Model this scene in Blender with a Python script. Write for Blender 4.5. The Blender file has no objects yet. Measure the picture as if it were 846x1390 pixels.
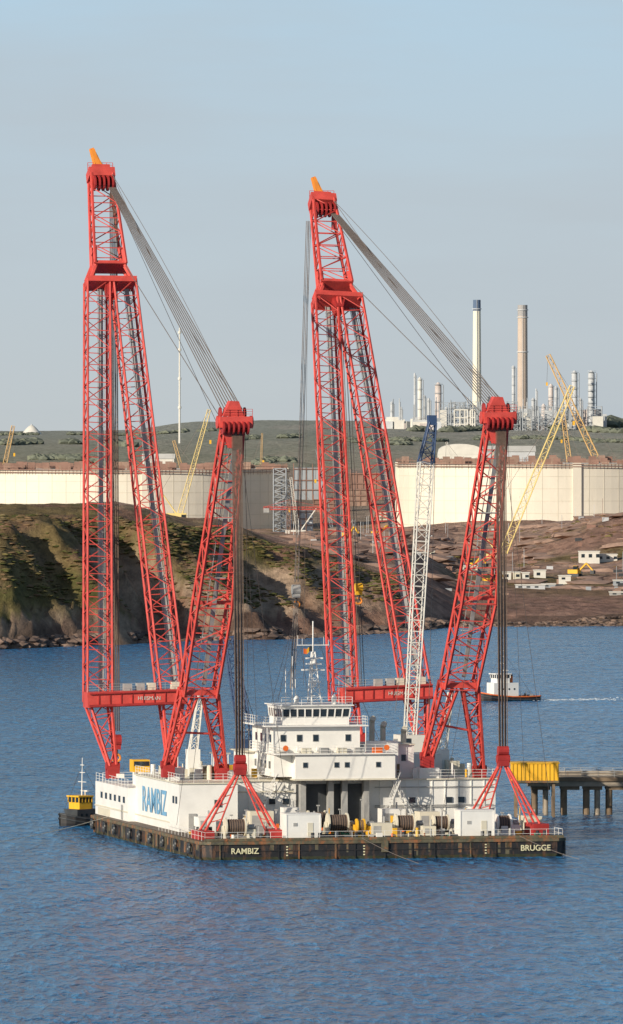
import bpy, math, random
import numpy as np
from mathutils import Vector, noise, Matrix
random.seed(7)
F=11200.0; CH=54.0; CX=423.0; YH=570.0
S=bpy.context.scene
def P(px,py,d): return Vector(((px-CX)*d/F, d, CH-(py-YH)*d/F))
# ---------------------------------------------------------------- materials
def mk(name,col,rough=.6,var=.2,scale=.6,rust=0,rustcol=(.16,.06,.025),metal=0,bump=0,rz=.12,spec=.4):
    m=bpy.data.materials.new(name); m.use_nodes=True; nt=m.node_tree; N=nt.nodes; K=nt.links
    b=N['Principled BSDF']; b.inputs['Roughness'].default_value=rough; b.inputs['Metallic'].default_value=metal
    b.inputs['Specular IOR Level'].default_value=spec
    tc=N.new('ShaderNodeTexCoord'); n=N.new('ShaderNodeTexNoise'); n.inputs['Scale'].default_value=scale; n.inputs['Detail'].default_value=6
    n.inputs['Roughness'].default_value=.65
    K.new(tc.outputs['Object'],n.inputs['Vector'])
    r=N.new('ShaderNodeMapRange'); r.inputs[1].default_value=.3; r.inputs[2].default_value=.7; K.new(n.outputs['Fac'],r.inputs[0])
    mx=N.new('ShaderNodeMix'); mx.data_type='RGBA'
    mx.inputs[6].default_value=tuple(c*(1-var) for c in col)+(1,); mx.inputs[7].default_value=tuple(min(1,c*(1+var)) for c in col)+(1,)
    K.new(r.outputs[0],mx.inputs[0]); out=mx.outputs[2]
    if rust:
        mp=N.new('ShaderNodeMapping'); mp.inputs['Scale'].default_value=(1,1,rz); K.new(tc.outputs['Object'],mp.inputs['Vector'])
        n2=N.new('ShaderNodeTexNoise'); n2.inputs['Scale'].default_value=1.1; n2.inputs['Detail'].default_value=8; n2.inputs['Roughness'].default_value=.7
        K.new(mp.outputs[0],n2.inputs['Vector'])
        r2=N.new('ShaderNodeMapRange'); r2.inputs[1].default_value=.72-rust*.35; r2.inputs[2].default_value=.86-rust*.35; K.new(n2.outputs['Fac'],r2.inputs[0])
        m2=N.new('ShaderNodeMix'); m2.data_type='RGBA'; m2.inputs[7].default_value=rustcol+(1,)
        K.new(out,m2.inputs[6]); K.new(r2.outputs[0],m2.inputs[0]); out=m2.outputs[2]
    K.new(out,b.inputs['Base Color'])
    if bump:
        bp=N.new('ShaderNodeBump'); bp.inputs['Strength'].default_value=bump; bp.inputs['Distance'].default_value=.3
        K.new(n.outputs['Fac'],bp.inputs['Height']); K.new(bp.outputs[0],b.inputs['Normal'])
    return m
RED=mk('red_paint',(.60,.075,.06),.55,.25,.5,rust=.26,rustcol=(.28,.04,.03))
RED2=mk('red_paint_dark',(.36,.03,.028),.55,.25,.6)
ORG=mk('orange_paint',(.80,.28,.04),.5,.15)
ROPE=mk('wire_rope',(.20,.17,.15),.6,.2,2)
ROPEB=mk('greased_rope',(.17,.12,.09),.6,.25,2)
ROPED=mk('dark_rope',(.08,.065,.06),.6,.2,2)
GREY=mk('grey_steel',(.36,.36,.35),.6,.2)
WHITE=mk('white_paint',(.80,.79,.75),.45,.07,.4,rust=.22,rustcol=(.47,.35,.24))
CREAM=mk('cream_paint',(.66,.62,.50),.5,.1,.5,rust=.25,rustcol=(.35,.2,.1))
BLACK=mk('black_hull',(.022,.022,.024),.6,.4,.8,rust=.60,rustcol=(.12,.065,.04),rz=.3)
RUSTB=mk('rusty_rubbing_strake',(.11,.10,.065),.7,.5,.9,rust=.66,rustcol=(.30,.12,.05),rz=.6)
WEED=mk('waterline_weed',(.06,.065,.035),.7,.5,.9,rust=.6,rustcol=(.20,.09,.045),rz=.5)
DECK=mk('deck_plate',(.14,.11,.085),.7,.4,.5,rust=.4,rz=1)
DARK=mk('dark_grey',(.05,.055,.06),.5,.3)
GLASS=mk('window_glass',(.02,.03,.04),.08,.2,spec=.8)
BLUE=mk('blue_lettering',(.17,.38,.58),.5,.10,rust=.25,rustcol=(.45,.52,.55))
YEL=mk('yellow_paint',(.78,.44,.03),.5,.12,.5,rust=.25)
LETT=mk('white_lettering',(.75,.70,.45),.5,.1)
GREEN=mk('green_paint',(.05,.22,.12),.5,.2)
CONC=mk('concrete_tank',(.72,.675,.575),.85,.08,.06,rust=.36,rustcol=(.57,.51,.42),rz=.25)
CONCL=mk('concrete_joint',(.60,.56,.46),.85,.15,.1)
SCAF=mk('rusty_scaffold',(.27,.16,.125),.8,.3,.1)
PILE=mk('timber_pile',(.20,.145,.095),.85,.35,.5,rust=.3,rz=.2)
JET=mk('jetty_concrete',(.33,.28,.22),.85,.25,.5,rust=.3)
DKBL=mk('blue_paint',(.04,.075,.16),.5,.2)
CHIMC=mk('chimney_cream',(.78,.73,.60),.8,.06,.05)
CHIMT=mk('chimney_tan',(.52,.43,.36),.8,.10,.05)
CHIMB=mk('chimney_blue_top',(.10,.15,.24),.8,.10,.05)
CHIMD=mk('chimney_tan_top',(.35,.34,.34),.8,.10,.05)
REFG=mk('refinery_steel',(.52,.54,.56),.6,.18,.08)  # refinery tones are paled: distance haze is put into their base colours
REFD=mk('refinery_dark',(.33,.36,.39),.7,.22,.08)
REFP=mk('refinery_pink',(.60,.53,.50),.7,.2,.08)
FYEL=mk('pale_yellow_paint',(.76,.60,.24),.6,.1,.2)
FORG=mk('tan_orange_paint',(.64,.42,.18),.6,.1,.2)
FWH=mk('pale_steel',(.68,.66,.60),.6,.1,.2)
ORR=mk('signal_orange',(.75,.16,.03),.5,.1)
TSOIL=mk('muddy_brown_material',(.30,.20,.155),.8,.3,.3)
# ---------------------------------------------------------------- mesh builder
class MB:
    def __init__(s): s.v=[];s.f=[];s.m=[];s.mats=[]
    def mi(s,mat):
        if mat not in s.mats: s.mats.append(mat)
        return s.mats.index(mat)
    def add(s,vs,fs,mat):
        o=len(s.v); s.v+= [tuple(v) for v in vs]; k=s.mi(mat)
        for f in fs: s.f.append(tuple(i+o for i in f)); s.m.append(k)
    def tube(s,a,b,r,mat,n=4,r2=None,cap=True):
        a=Vector(a);b=Vector(b);ax=b-a
        if ax.length<1e-6: return
        ax.normalize(); up=Vector((0,0,1)) if abs(ax.z)<.95 else Vector((0,1,0))
        x=ax.cross(up).normalized(); y=ax.cross(x); r2=r if r2 is None else r2
        vs=[];ph=math.pi/n
        for c,rr in((a,r),(b,r2)):
            for i in range(n):
                t=2*math.pi*i/n+ph; vs.append(c+x*math.cos(t)*rr+y*math.sin(t)*rr)
        fs=[(i,(i+1)%n,n+(i+1)%n,n+i) for i in range(n)]
        if cap: fs+=[tuple(range(n-1,-1,-1)),tuple(range(n,2*n))]
        s.add(vs,fs,mat)
    def box(s,x0,x1,y0,y1,z0,z1,mat):
        vs=[(x,y,z) for z in(z0,z1) for x,y in((x0,y0),(x1,y0),(x1,y1),(x0,y1))]
        s.add(vs,[(3,2,1,0),(4,5,6,7),(0,1,5,4),(1,2,6,5),(2,3,7,6),(3,0,4,7)],mat)
    def beam(s,a,b,w,h,mat,up=(0,0,1),w2=None,h2=None):
        a=Vector(a);b=Vector(b);ax=(b-a).normalized();up=Vector(up)
        x=ax.cross(up).normalized(); y=x.cross(ax); w2=w2 or w;h2=h2 or h
        vs=[]
        for c,ww,hh in((a,w,h),(b,w2,h2)):
            for i,j in((-1,-1),(1,-1),(1,1),(-1,1)): vs.append(c+x*i*ww/2+y*j*hh/2)
        s.add(vs,[(3,2,1,0),(4,5,6,7),(0,1,5,4),(1,2,6,5),(2,3,7,6),(3,0,4,7)],mat)
    def lattice(s,A,B,wA,wB,right,mat,rc=.2,rb=.09,hA=None,hB=None,bay=None,bmat=None):
        A=Vector(A);B=Vector(B);ax=(B-A);Ln=ax.length;ax.normalize()
        r=Vector(right); r=(r-ax*r.dot(ax)).normalized(); f=ax.cross(r)
        hA=hA or wA; hB=hB or wB; bay=bay or (wA+wB)/2; n=max(2,round(Ln/bay)); bmat=bmat or mat
        def C(t):
            c=A.lerp(B,t); w=(wA+(wB-wA)*t)/2; h=(hA+(hB-hA)*t)/2
            return [c+r*w+f*h,c+r*w-f*h,c-r*w-f*h,c-r*w+f*h]
        c0=C(0);c1=C(1)
        for i in range(4): s.tube(c0[i],c1[i],rc,mat,5)
        for k in range(n+1):
            a=C(k/n)
            for i in range(4): s.tube(a[i],a[(i+1)%4],rb,bmat,4,cap=False)
            if k<n:
                b=C((k+1)/n)
                for i in range(4):
                    j=(i+1)%4
                    if (k+i)%2: s.tube(a[i],b[j],rb,bmat,4,cap=False)
                    else: s.tube(a[j],b[i],rb,bmat,4,cap=False)
    def rail(s,pts,mat,h=1.1,step=2.0,r=.035,bars=3):
        for a,b in zip(pts[:-1],pts[1:]):
            a=Vector(a);b=Vector(b);n=max(1,int((b-a).length/step))
            for k in range(n+1):
                p=a.lerp(b,k/n); s.tube(p,p+Vector((0,0,h)),r,mat,4)
            for q in range(1,bars+1):
                z=Vector((0,0,h*q/bars)); s.tube(a+z,b+z,r*.8,mat,4)
    def clump(s,c,rx,ry,rz,mat,rng):
        t=(1+5**.5)/2
        vs=[(-1,t,0),(1,t,0),(-1,-t,0),(1,-t,0),(0,-1,t),(0,1,t),(0,-1,-t),(0,1,-t),(t,0,-1),(t,0,1),(-t,0,-1),(-t,0,1)]
        fs=[(0,11,5),(0,5,1),(0,1,7),(0,7,10),(0,10,11),(1,5,9),(5,11,4),(11,10,2),(10,7,6),(7,1,8),(3,9,4),(3,4,2),(3,2,6),(3,6,8),(3,8,9),(4,9,5),(2,4,11),(6,2,10),(8,6,7),(9,8,1)]
        o=[]
        for v in vs:
            k=rng.uniform(.6,1.25)/1.9; o.append((c[0]+v[0]*rx*k,c[1]+v[1]*ry*k,c[2]+v[2]*rz*k))
        s.add(o,fs,mat)
    def build(s,name,parent=None,smooth=False):
        me=bpy.data.meshes.new(name); me.from_pydata(s.v,[],s.f)
        for m in s.mats: me.materials.append(m)
        me.polygons.foreach_set('material_index',s.m)
        if smooth: me.polygons.foreach_set('use_smooth',[True]*len(s.f))
        me.update(); ob=bpy.data.objects.new(name,me); S.collection.objects.link(ob)
        if parent: ob.parent=parent
        return ob
def empty(name,loc=(0,0,0),rot=0,parent=None):
    e=bpy.data.objects.new(name,None); e.location=loc; e.rotation_euler=(0,0,rot); S.collection.objects.link(e)
    if parent: e.parent=parent
    return e
# ---------------------------------------------------------------- barge frame
BA=math.atan2(.216,.976); BO=Vector((-13.36,1011,0)); ca,sa=math.cos(BA),math.sin(BA)
def L(px,py,s):
    k=(px-CX)/F
    d=(s-sa*BO.x+ca*BO.y)/(ca-sa*k)
    w=P(px,py,d)-BO
    return Vector((ca*w.x+sa*w.y, s, w.z))
def Tt(px,s): return L(px,1000,s).x
# ================================================================= CRANES
def make_crane(name,c):
    root=empty(name,BO,BA)
    X=Vector((1,0,0))
    g=c
    mb=MB()
    LF,LB,LJ=L(*g['lf']),L(*g['lb']),L(*g['lj']); RF,RB,RJ=L(*g['rf']),L(*g['rb']),L(*g['rj'])
    HD=L(*g['head'])
    for B_,J_,F_ in((LB,LJ,LF),(RB,RJ,RF)):
        mb.lattice(B_,J_,3.3,3.0,X,RED,.175,.078,3.0,2.6,bay=2.35)
        mb.lattice(B_,F_,3.0,.9,X,RED,.2,.09,2.8,.9,bay=2.2)
        mb.tube(F_-X*.9,F_+X*.9,.55,RED2,12)
        mb.beam(F_,F_-Vector((0,0,1.6)),1.6,1.6,RED2,up=(0,1,0))
    mid=(LJ+RJ)/2; ax=(HD-mid).normalized()
    W=(RJ-LJ).length+3.0
    a=mid-ax*.2; b=mid+ax*1.6
    mb.beam(a-ax*.5,a+ax*.3,W,3.0,RED,up=(0,1,0),w2=W+.3)
    for sx in(-1,1):
        for sy in(-1,1):
            p=mid+X*sx*(W/2-.3)+Vector((0,sy*1.3,0)); q=mid+ax*5.0+X*sx*1.85+Vector((0,sy*1.2,0))
            q0=mid+ax*2.2+X*sx*2.0+Vector((0,sy*1.25,0))
            mb.tube(p,q0,.32,RED,6); mb.tube(q0,q,.25,RED,6)
    mb.beam(mid+ax*1.9,mid+ax*2.4,4.4,2.9,RED,up=(0,1,0))
    mb.beam(mid+X*.0-ax*2.2,mid-ax*.5,.9,2.0,RED2,up=(0,1,0),w2=1.8)
    mb.lattice(mid+ax*2.0,HD,4.2,2.9,X,RED,.21,.09,3.0,2.2,bay=2.2)
    mb.beam(HD-ax*.4,HD+ax*.9,3.5,2.4,RED,up=(0,1,0))
    mb.beam(HD+ax*.9,HD+ax*1.5,2.4,1.6,RED,up=(0,1,0))
    for i in range(5):
        cx=HD+X*(-1.2+i*.6)-Vector((0,1.6,.9)); mb.tube(cx-X*.12,cx+X*.12,1.05,RED2,14)
        cx=HD+X*(-1.2+i*.6)+Vector((0,1.7,-.6)); mb.tube(cx-X*.12,cx+X*.12,.9,RED2,14)
    mb.beam(HD+X*1.5-Vector((0,.4,3.6)),HD+X*1.55-Vector((0,.4,.2)),.35,1.8,RED2,up=(0,1,0))
    mb.rail([HD+ax*1.0+X*-1.7,HD+ax*1.0+X*1.7],RED,1.0,.8,.05)
    T0=HD+ax*1.4-X*.2
    mb.lattice(T0,T0+Vector((-.9,.3,2.5)),.9,.4,X,ORG,.12,.09,.9,.4,bay=.8)
    mb.beam(T0+Vector((0,-.3,0)),T0+Vector((-.8,0,2.4)),.55,.35,ORG,up=(0,1,0))
    mb.box(T0.x-.9,T0.x+.5,T0.y-.5,T0.y+.3,T0.z-.1,T0.z+.25,ORG); mb.tube(T0+Vector((-.9,.1,2.5)),T0+Vector((.7,0,.2)),.06,ORG,5)
    e0=L(*g['b0']);e1=L(*g['b1'])
    mb.beam(e0,e1,3.4,2.0,RED,h2=2.0); mb.beam(e0+Vector((.2,-1.9,-.75)),e1+Vector((-.2,-1.9,-.75)),.25,.28,RED2)
    mb.beam(e0+Vector((.2,-1.9,.85)),e1+Vector((-.2,-1.9,.85)),.25,.2,RED2)
    dd=(e1-e0)
    for k in range(1,9):
        p=e0+dd*k/9; mb.beam(p+Vector((0,-1.75,-.8)),p+Vector((0,-1.75,.8)),.12,.12,RED2,up=(0,1,0))
    mb.rail([e0+Vector((0,-1.6,1.0)),e1+Vector((0,-1.6,1.0))],GREY,1.0,1.4,.03)
    for k in(.42,.55,.66,.9):
        p=e0+dd*k+Vector((0,0,1.0)); mb.box(p.x-.5,p.x+.5,p.y-.6,p.y+.6,p.z,p.z+.9,GREY if k<.6 else CREAM)
    mb.build('jib',root)
    lb=MB()
    for B_,J_ in((LB,LJ),(RB,RJ)):
        a=B_+Vector((.55,.3,1)); b=J_+Vector((.55,.3,-1)); n=int((b-a).length/.9)
        lb.beam(a,b,.6,.10,GREY,up=(0,1,0))
        for k in range(0,n,2):
            p=a.lerp(b,k/n); lb.tube(p+Vector((-.5,-.25,0)),p+Vector((.5,-.25,0)),.05,GREY,4)
        lb.tube(a+Vector((.45,-.2,0)),b+Vector((.45,-.2,0)),.05,GREY,4); lb.tube(a+Vector((-.45,-.2,0)),b+Vector((-.45,-.2,0)),.05,GREY,4)
    mm=MB()
    MT=L(*g['mt']); M1=L(*g['m1']); M2=L(*g['m2']); FL=L(*g['mfl']); FR=L(*g['mfr'])
    mm.lattice(MT,M1,2.3,4.4,X,RED,.21,.095,2.0,3.0,bay=2.6)
    mm.lattice(M1,M2,4.4,4.2,X,RED,.22,.095,3.0,2.6,bay=2.6)
    mm.beam(M1-X*2.3,M1+X*2.3,.5,.5,RED)
    mm.beam(M2-X*2.3,M2+X*2.3,2.2,.7,RED)
    for Fp,sx in((FL,-1),(FR,1)):
        a=M2+X*sx*1.4
        mm.lattice(a,Fp,2.0,1.0,X,RED,.22,.1,2.0,1.0,bay=2.1)
        mm.tube(Fp-X*.9,Fp+X*.9,.5,RED2,12); mm.beam(Fp,Fp-Vector((0,0,1.6)),1.5,1.5,RED2,up=(0,1,0))
    mm.tube(M2.lerp(FL,.55)-X*.6,M2.lerp(FR,.55)+X*.6,.14,RED,6)
    H=MT
    mm.box(H.x-1.9,H.x+2.2,H.y-1.1,H.y+1.1,H.z-.7,H.z+.7,RED)
    mm.beam(H+Vector((-.1,0,.7)),H+Vector((0,0,2.6)),2.6,1.6,RED,up=(0,1,0),w2=1.1)
    mm.beam(H+Vector((0,0,-3.2)),H+Vector((0,0,-.7)),1.2,1.4,RED,up=(0,1,0),w2=3.2)
    for i in range(6):
        for z,r in((1.3,.8),(-.9,.85)):
            c0=H+Vector((-1.5+i*.62,.9 if z>0 else -.9,z*.8)); mm.tube(c0-X*.1,c0+X*.1,r,RED2,14)
    for sx in(-1.95,2.25):
        c0=H+Vector((sx,0,0)); mm.tube(c0-X*.15,c0+X*.15,.8,RED,14)
    mm.rail([H+Vector((-1.9,-1,.7)),H+Vector((2.2,-1,.7))],RED,.9,.9,.04)
    mm.build('back_mast',root)
    a=M2+Vector((.7,.2,1)); b=MT+Vector((.2,.2,-3)); lb.beam(a,b,.55,.1,GREY,up=(0,1,0))
    lb.tube(a-X*1.1,b-X*.6,.06,GREY,4)
    for k in range(3):
        p=a.lerp(b,.2+.25*k); lb.box(p.x-1.1,p.x+.9,p.y-.8,p.y+.8,p.z,p.z+.12,GREY)
    lb.build('ladders',root)
    rp=MB()
    for i in range(8):
        o=-1.3+i*.37
        rp.tube(HD+Vector((o*.35+1.1,-1.6,-1.2-.0*i)),H+Vector((o,.9,1.6)),.065,ROPE,4)
    for i in range(3):
        A_=HD+Vector((1.3,-1,.4)); B_=H+Vector((.4+i*.3,.9,2.4)); prev=A_
        for k in range(1,13):
            t=k/12; q=A_.lerp(B_,t)-Vector((0,0,(-1.0 if i==0 else 1.8*i)*math.sin(math.pi*t))); 
            if i<2 : rp.tube(prev,q,.035,ROPE,4)
            prev=q
    rp.tube(mid+Vector((1.9,-1.2,2)),H+Vector((-1.2,.6,0)),.05,ROPE,4)
    rp.tube(HD+Vector((1.5,-1.6,-2.5)),H+Vector((-2.0,.3,-.2)),.035,ROPED,4)
    AP=L(*g['ap'])
    for i in range(10):
        o=-.62+i*.138
        rp.tube(H+Vector((o+.25,-.9,-1.2)),AP+Vector((o*.85,(i%3-1)*.15,.2)),.06,ROPEB,4)
    for (q0,q1,n,w,mt_) in g['ropes']:
        a=L(*q0);b=L(*q1)
        for i in range(n):
            o=(i-(n-1)/2)*w/max(1,n-1) if n>1 else 0
            rp.tube(a+Vector((o,0,0)),b+Vector((o,(i%2)*.3,0)),.055 if n>1 else .04,mt_,4)
    for (q0,q1) in g['lines']:
        rp.tube(L(*q0),L(*q1),.03,ROPED,4)
    rp.build('wire_ropes',root)
    hk=MB()
    for (px,py,s,sc,mt_) in g['hooks']:
        p=L(px,py,s)
        hk.box(p.x-.55*sc,p.x+.55*sc,p.y-.4*sc,p.y+.4*sc,p.z-.9*sc,p.z+.9*sc,mt_)
        hk.tube(p+Vector((-.6*sc,0,.3*sc)),p+Vector((.6*sc,0,.3*sc)),.75*sc,mt_,14)
        hk.tube(p+Vector((0,0,-.8*sc)),p+Vector((0,0,-1.9*sc)),.22*sc,ROPED,8)
        pr=None
        for k in range(9):
            t=math.radians(-60+k*34); q=p+Vector((math.sin(t)*.55*sc,0,-2.3*sc-math.cos(t)*.5*sc+.3))
            if pr: hk.tube(pr,q,.17*sc,ORG,6)
            pr=q
    hk.build('hook_blocks',root)
    st=MB()
    st.tube(AP-X*.8,AP+X*.8,.55,RED2,12); st.box(AP.x-.7,AP.x+.7,AP.y-.5,AP.y+.5,AP.z-.9,AP.z+.4,RED2)
    st.tube(AP+Vector((-.65,0,1)),AP+Vector((.65,0,1)),.6,RED2,12)
    f0=L(*g['t0']);f1=L(*g['t1'])
    for fp,sx in((f0,-1),(f1,1)):
        for ds in(0,3.2):
            q=fp+Vector((0,ds,0)); 
            st.tube(AP+Vector((sx*.3,.3*(ds>0),-.5)),q,.15,RED,8)
        fo=fp+Vector((-sx*1.5,0,0))
        st.tube(AP+Vector((sx*.1,0,-.7)),fo,.11,RED,6)
        for k in range(1,7):
            t=k/7; a=(AP+Vector((sx*.3,0,-.5))).lerp(fp,t); b=(AP+Vector((sx*.1,0,-.7))).lerp(fo,t-.06); st.tube(a,b,.07,RED,4)
        st.box(fp.x-1,fp.x+1,fp.y-.7,fp.y+4,2.33,fp.z,RED2)
    st.build('backstay_frame',root)
    pd=MB()
    for q in(LF,RF,FL,FR):
        pd.box(max(2.06,q.x-1.3),q.x+1.3,q.y-1.3,q.y+1.3,7.9,q.z-1.5,WHITE)
    pd.build('pedestals',root)
    t=bpy.data.curves.new('beam_lettering','FONT'); t.body='HUISMAN'; t.size=.7; t.extrude=.01
    o=bpy.data.objects.new('beam_lettering',t); S.collection.objects.link(o); o.parent=root
    pm=e0.lerp(e1,.50); o.location=(pm.x,pm.y-1.76,pm.z-.2); o.rotation_euler=(math.pi/2,0,0); t.materials.append(FWH)
make_crane('sheerleg_crane',dict(
  lf=(153,1040,66),lb=(133,950,68.5),lj=(132,382,84),rf=(232,1030,66),rb=(233,945,68.5),rj=(167,382,84),head=(137,240,91),
  b0=(116,950,67.5),b1=(251,945,67.5),mt=(317,573,8.5),m1=(289,818,20.7),m2=(270,940,26.5),mfl=(228,1038,32),mfr=(301,1042,32),
  ap=(326,1042,8),t0=(279,1128,5),t1=(376,1126,5),
  ropes=[((154,262,89),(158,992,74),8,.95,ROPEB),((150,400,86),(152,930,72),3,.5,ROPED)],
  lines=[((330,600,10),(352,1050,30)),((312,600,10),(262,1050,30)),((326,600,9),(388,1080,20)),((160,280,88),(150,1000,70)),((310,590,9),(240,1120,12)),((333,590,9),(338,1060,20))],
  hooks=[(158,1008,74,1.0,RED2)]))
make_crane('sheerleg_crane',dict(
  lf=(486,1000,66),lb=(467,946,68.5),lj=(441,406,94),rf=(574,1014,66),rb=(565,938,68.5),rj=(474,406,94),head=(438,276,106),
  b0=(462,944,67.5),b1=(584,938,67.5),mt=(675,567,8.5),m1=(647,812,20.7),m2=(623,930,26.5),mfl=(580,1026,32),mfr=(651,1044,32),
  ap=(683,1030,8),t0=(646,1108,12),t1=(733,1118,5),
  ropes=[((419,300,106),(403,790,92),4,.6,ROPE),((402,815,92),(397,935,88),5,.6,ROPE),((460,430,98),(486,930,80),5,.7,ROPEB),((470,440,98),(494,940,80),2,.4,ROPED)],
  lines=[((690,600,10),(712,1060,28)),((668,600,10),(640,1050,30)),((419,300,106),(412,930,80)),((402,830,92),(376,960,60)),((402,830,92),(425,990,50)),((402,830,92),(360,985,40)),((683,600,9),(746,1080,24)),((683,600,9),(600,1110,16)),((487,940,80),(530,1040,50))],
  hooks=[(402,803,92,.9,GREY),(487,800,82,.8,YEL)]))
# ================================================================= BARGE
bg=empty('crane_barge',BO,BA)
h=MB(); LN=78;WD=46;DZ=2.3
pl=[(1.2,0),(WD-1.2,0),(WD,1.2),(WD,LN-7),(WD-5,LN),(5,LN),(0,LN-7),(0,1.2)]
def ring(z,grow=0,bowcut=0):
    return [(x+(grow if x>WD/2 else -grow)*1.0, (y-grow if y<LN/2 else y+grow-bowcut), z) for x,y in pl]
def loft(mb,rs,mat,top=False):
    n=len(rs[0])
    vs=[p for r in rs for p in r]; fs=[]
    for k in range(len(rs)-1):
        for i in range(n): j=(i+1)%n; fs.append((k*n+i,k*n+j,(k+1)*n+j,(k+1)*n+i))
    mb.add(vs,fs,mat)
loft(h,[ring(-2,-1.2,3),ring(.36,0,.5)],WEED)
loft(h,[ring(.36,0,.5),ring(2.0)],BLACK)
loft(h,[ring(1.9,.06),ring(1.9,.18),ring(2.28,.18),ring(2.28,.0)],RUSTB)
h.add([(x,y,DZ) for x,y in pl],[tuple(range(8))],DECK)
rg=random.Random(3)
for k in range(13):
    x=2.6+k*3.4+rg.uniform(-.8,.8)
    if 3<x<8.5 or 39<x<45: continue
    h.box(x-.07,x+.07,-.11,0,.1,1.88,RUSTB if rg.random()<.6 else BLACK)
# irregular rust runs welded plates / scuppers
for k in range(22):
    x=rg.uniform(1.5,WD-1.5)
    if 3<x<8.5 or 39<x<45: continue
    ww=rg.uniform(.1,.5); h.box(x,x+ww,-.02,-.003,rg.uniform(.3,1.2),1.89,RUSTB)
h.box(1.5,WD-1.5,-.09,0,1.05,1.17,BLACK)
for k in range(20):
    y=2+k*3.6+rg.uniform(-1,1)
    h.box(-.14,0,y-.08,y+.08,.1,1.88,RUSTB if rg.random()<.6 else BLACK); h.box(WD,WD+.14,y-.08,y+.08,.1,1.88,BLACK)
for k in range(30):
    y=rg.uniform(2,70); ww=rg.uniform(.3,1.6); h.box(-.02,-.003,y,y+ww,rg.uniform(.3,1.2),1.89,RUSTB)
for k in range(9):
    y=6+k*8+rg.uniform(-1.5,1.5)
    for q in range(12):
        a=q*math.pi/6;b=(q+1)*math.pi/6
        h.tube((-.35,y+math.cos(a)*.55,1.2+math.sin(a)*.55),(-.35,y+math.cos(b)*.55,1.2+math.sin(b)*.55),.17,DARK,6)
h.box(.3,WD-.3,.15,.3,DZ,DZ+.35,RUSTB)
for x in(10.5,20.2,35.6):
    for k in range(4): h.box(x,x+.22,-.04,-.021,.45+k*.35,.6+k*.35,LETT)
h.box(22.5,23.3,-.3,0,.8,2.25,RUSTB)
for x in (3,8,14.5,20,26,31,36,43):
    for o in(-.45,.45): h.tube((x+o,1,DZ),(x+o,1,DZ+.9),.22,DARK,10)
    h.box(x-.9,x+.9,.6,1.4,DZ,DZ+.15,DARK)
h.build('hull',bg)
def lettering(body,size,loc,rot,mat,nm):
    t=bpy.data.curves.new(nm,'FONT'); t.body=body; t.size=size; t.extrude=.012; t.offset=.012*size
    t.materials.append(mat); o=bpy.data.objects.new(nm,t); S.collection.objects.link(o); o.parent=bg; o.location=loc; o.rotation_euler=rot
lettering('RAMBIZ',1.0,(Tt(313,0),-.24,.78),(math.pi/2,0,0),LETT,'stern_name')
lettering('BRUGGE',1.0,(Tt(706,0),-.24,.78),(math.pi/2,0,0),LETT,'stern_port')
lettering('RAMBIZ',4.5,(1.93,47.5,4.0),(math.pi/2,0,-math.pi/2),BLUE,'side_name')
w=MB()
w.box(2,44.3,30,52,DZ+.01,8.3,WHITE)
w.box(2,9.5,24,29.98,DZ+.01,8.3,WHITE)
w.box(1.0,44.3,52.02,74,DZ+.01,6.6,WHITE)
w.box(4,14,58,64,6.603,8.3,WHITE); w.box(30,42,58,66,6.603,8.3,WHITE)
w.box(1.8,44.5,29.7,52.2,8.303,8.45,CREAM)
w.box(1.8,9.7,23.8,29.69,8.303,8.45,CREAM)
x=10.5
while x<44:
    w.box(x-.06,x+.06,29.88,29.99,DZ+.05,8.28,WHITE); x+=1.7
for x,z0,z1,ww in((12.5,2.6,4.7,.9),(19,2.6,4.7,.9),(30.5,2.6,4.7,.9),(35.2,2.6,4.7,.9),(41.5,2.6,4.7,.9)):
    w.box(x,x+ww,29.82,29.985,z0,z1,DARK if ww>1 else GREY)
for x in(14.8,16.6,21,33.0,37.8,39.4):
    w.box(x,x+.8,29.83,29.985,5.4,6.1,GLASS)
w.box(18.3,27.4,29.80,29.98,DZ+.1,7.9,DARK)
for x in(18.6,22.2,24.0,26.8): w.box(x,x+.7,28.6,29.78,DZ,8.48,GREY)
for s_ in(25.2,27.0): w.box(1.9,1.985,s_,s_+.8,5.8,6.7,GLASS)
for s_ in(54,57,60,63,66,69): w.box(.9,.985,s_,s_+1,4.6,5.4,GLASS)
w.box(.9,.985,52.1,74,3.4,3.6,CREAM); w.box(1.9,1.985,30,52,3.2,3.35,CREAM)
w.box(.93,.985,64,72,DZ+.1,3.3,CREAM); w.box(.9,.985,55.2,56.2,DZ+.1,4.3,GREY)
w.box(3.2,4.2,23.88,23.99,2.5,4.6,GREY); w.box(6.5,7.4,23.88,23.99,5.4,6.3,GLASS)
for z in(4.9,5.1,7.4): w.tube((28.5,29.75,z),(44,29.75,z),.06,GREY,6)
w.tube((10,29.6,7.0),(18,29.6,7.0),.09,CREAM,6)
for (x,y0,z0,z1,dx) in((33.6,29.4,DZ,8.3,-3),(12,29.4,DZ,8.3,3.6),(28.6,27.6,DZ,8.4,2.5)):
    a=Vector((x,y0-.6,z0));b=Vector((x+dx,y0-.6,z1))
    for o in(-.35,.35):
        w.tube(a+Vector((0,o,0)),b+Vector((0,o,0)),.08,WHITE,4); w.tube(a+Vector((0,o,1)),b+Vector((0,o,1)),.04,WHITE,4)
    for k in range(14):
        p=a.lerp(b,(k+.5)/14); w.box(p.x-.14,p.x+.14,p.y-.35,p.y+.35,p.z,p.z+.05,GREY)
        if k%3==0: w.tube(p+Vector((0,-.35,0)),p+Vector((0,-.35,1)),.035,WHITE,4)
w.build('superstructure',bg)
d=MB()
x0,x1=Tt(373,28),Tt(533,28)
x0b=Tt(400,27)
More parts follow.
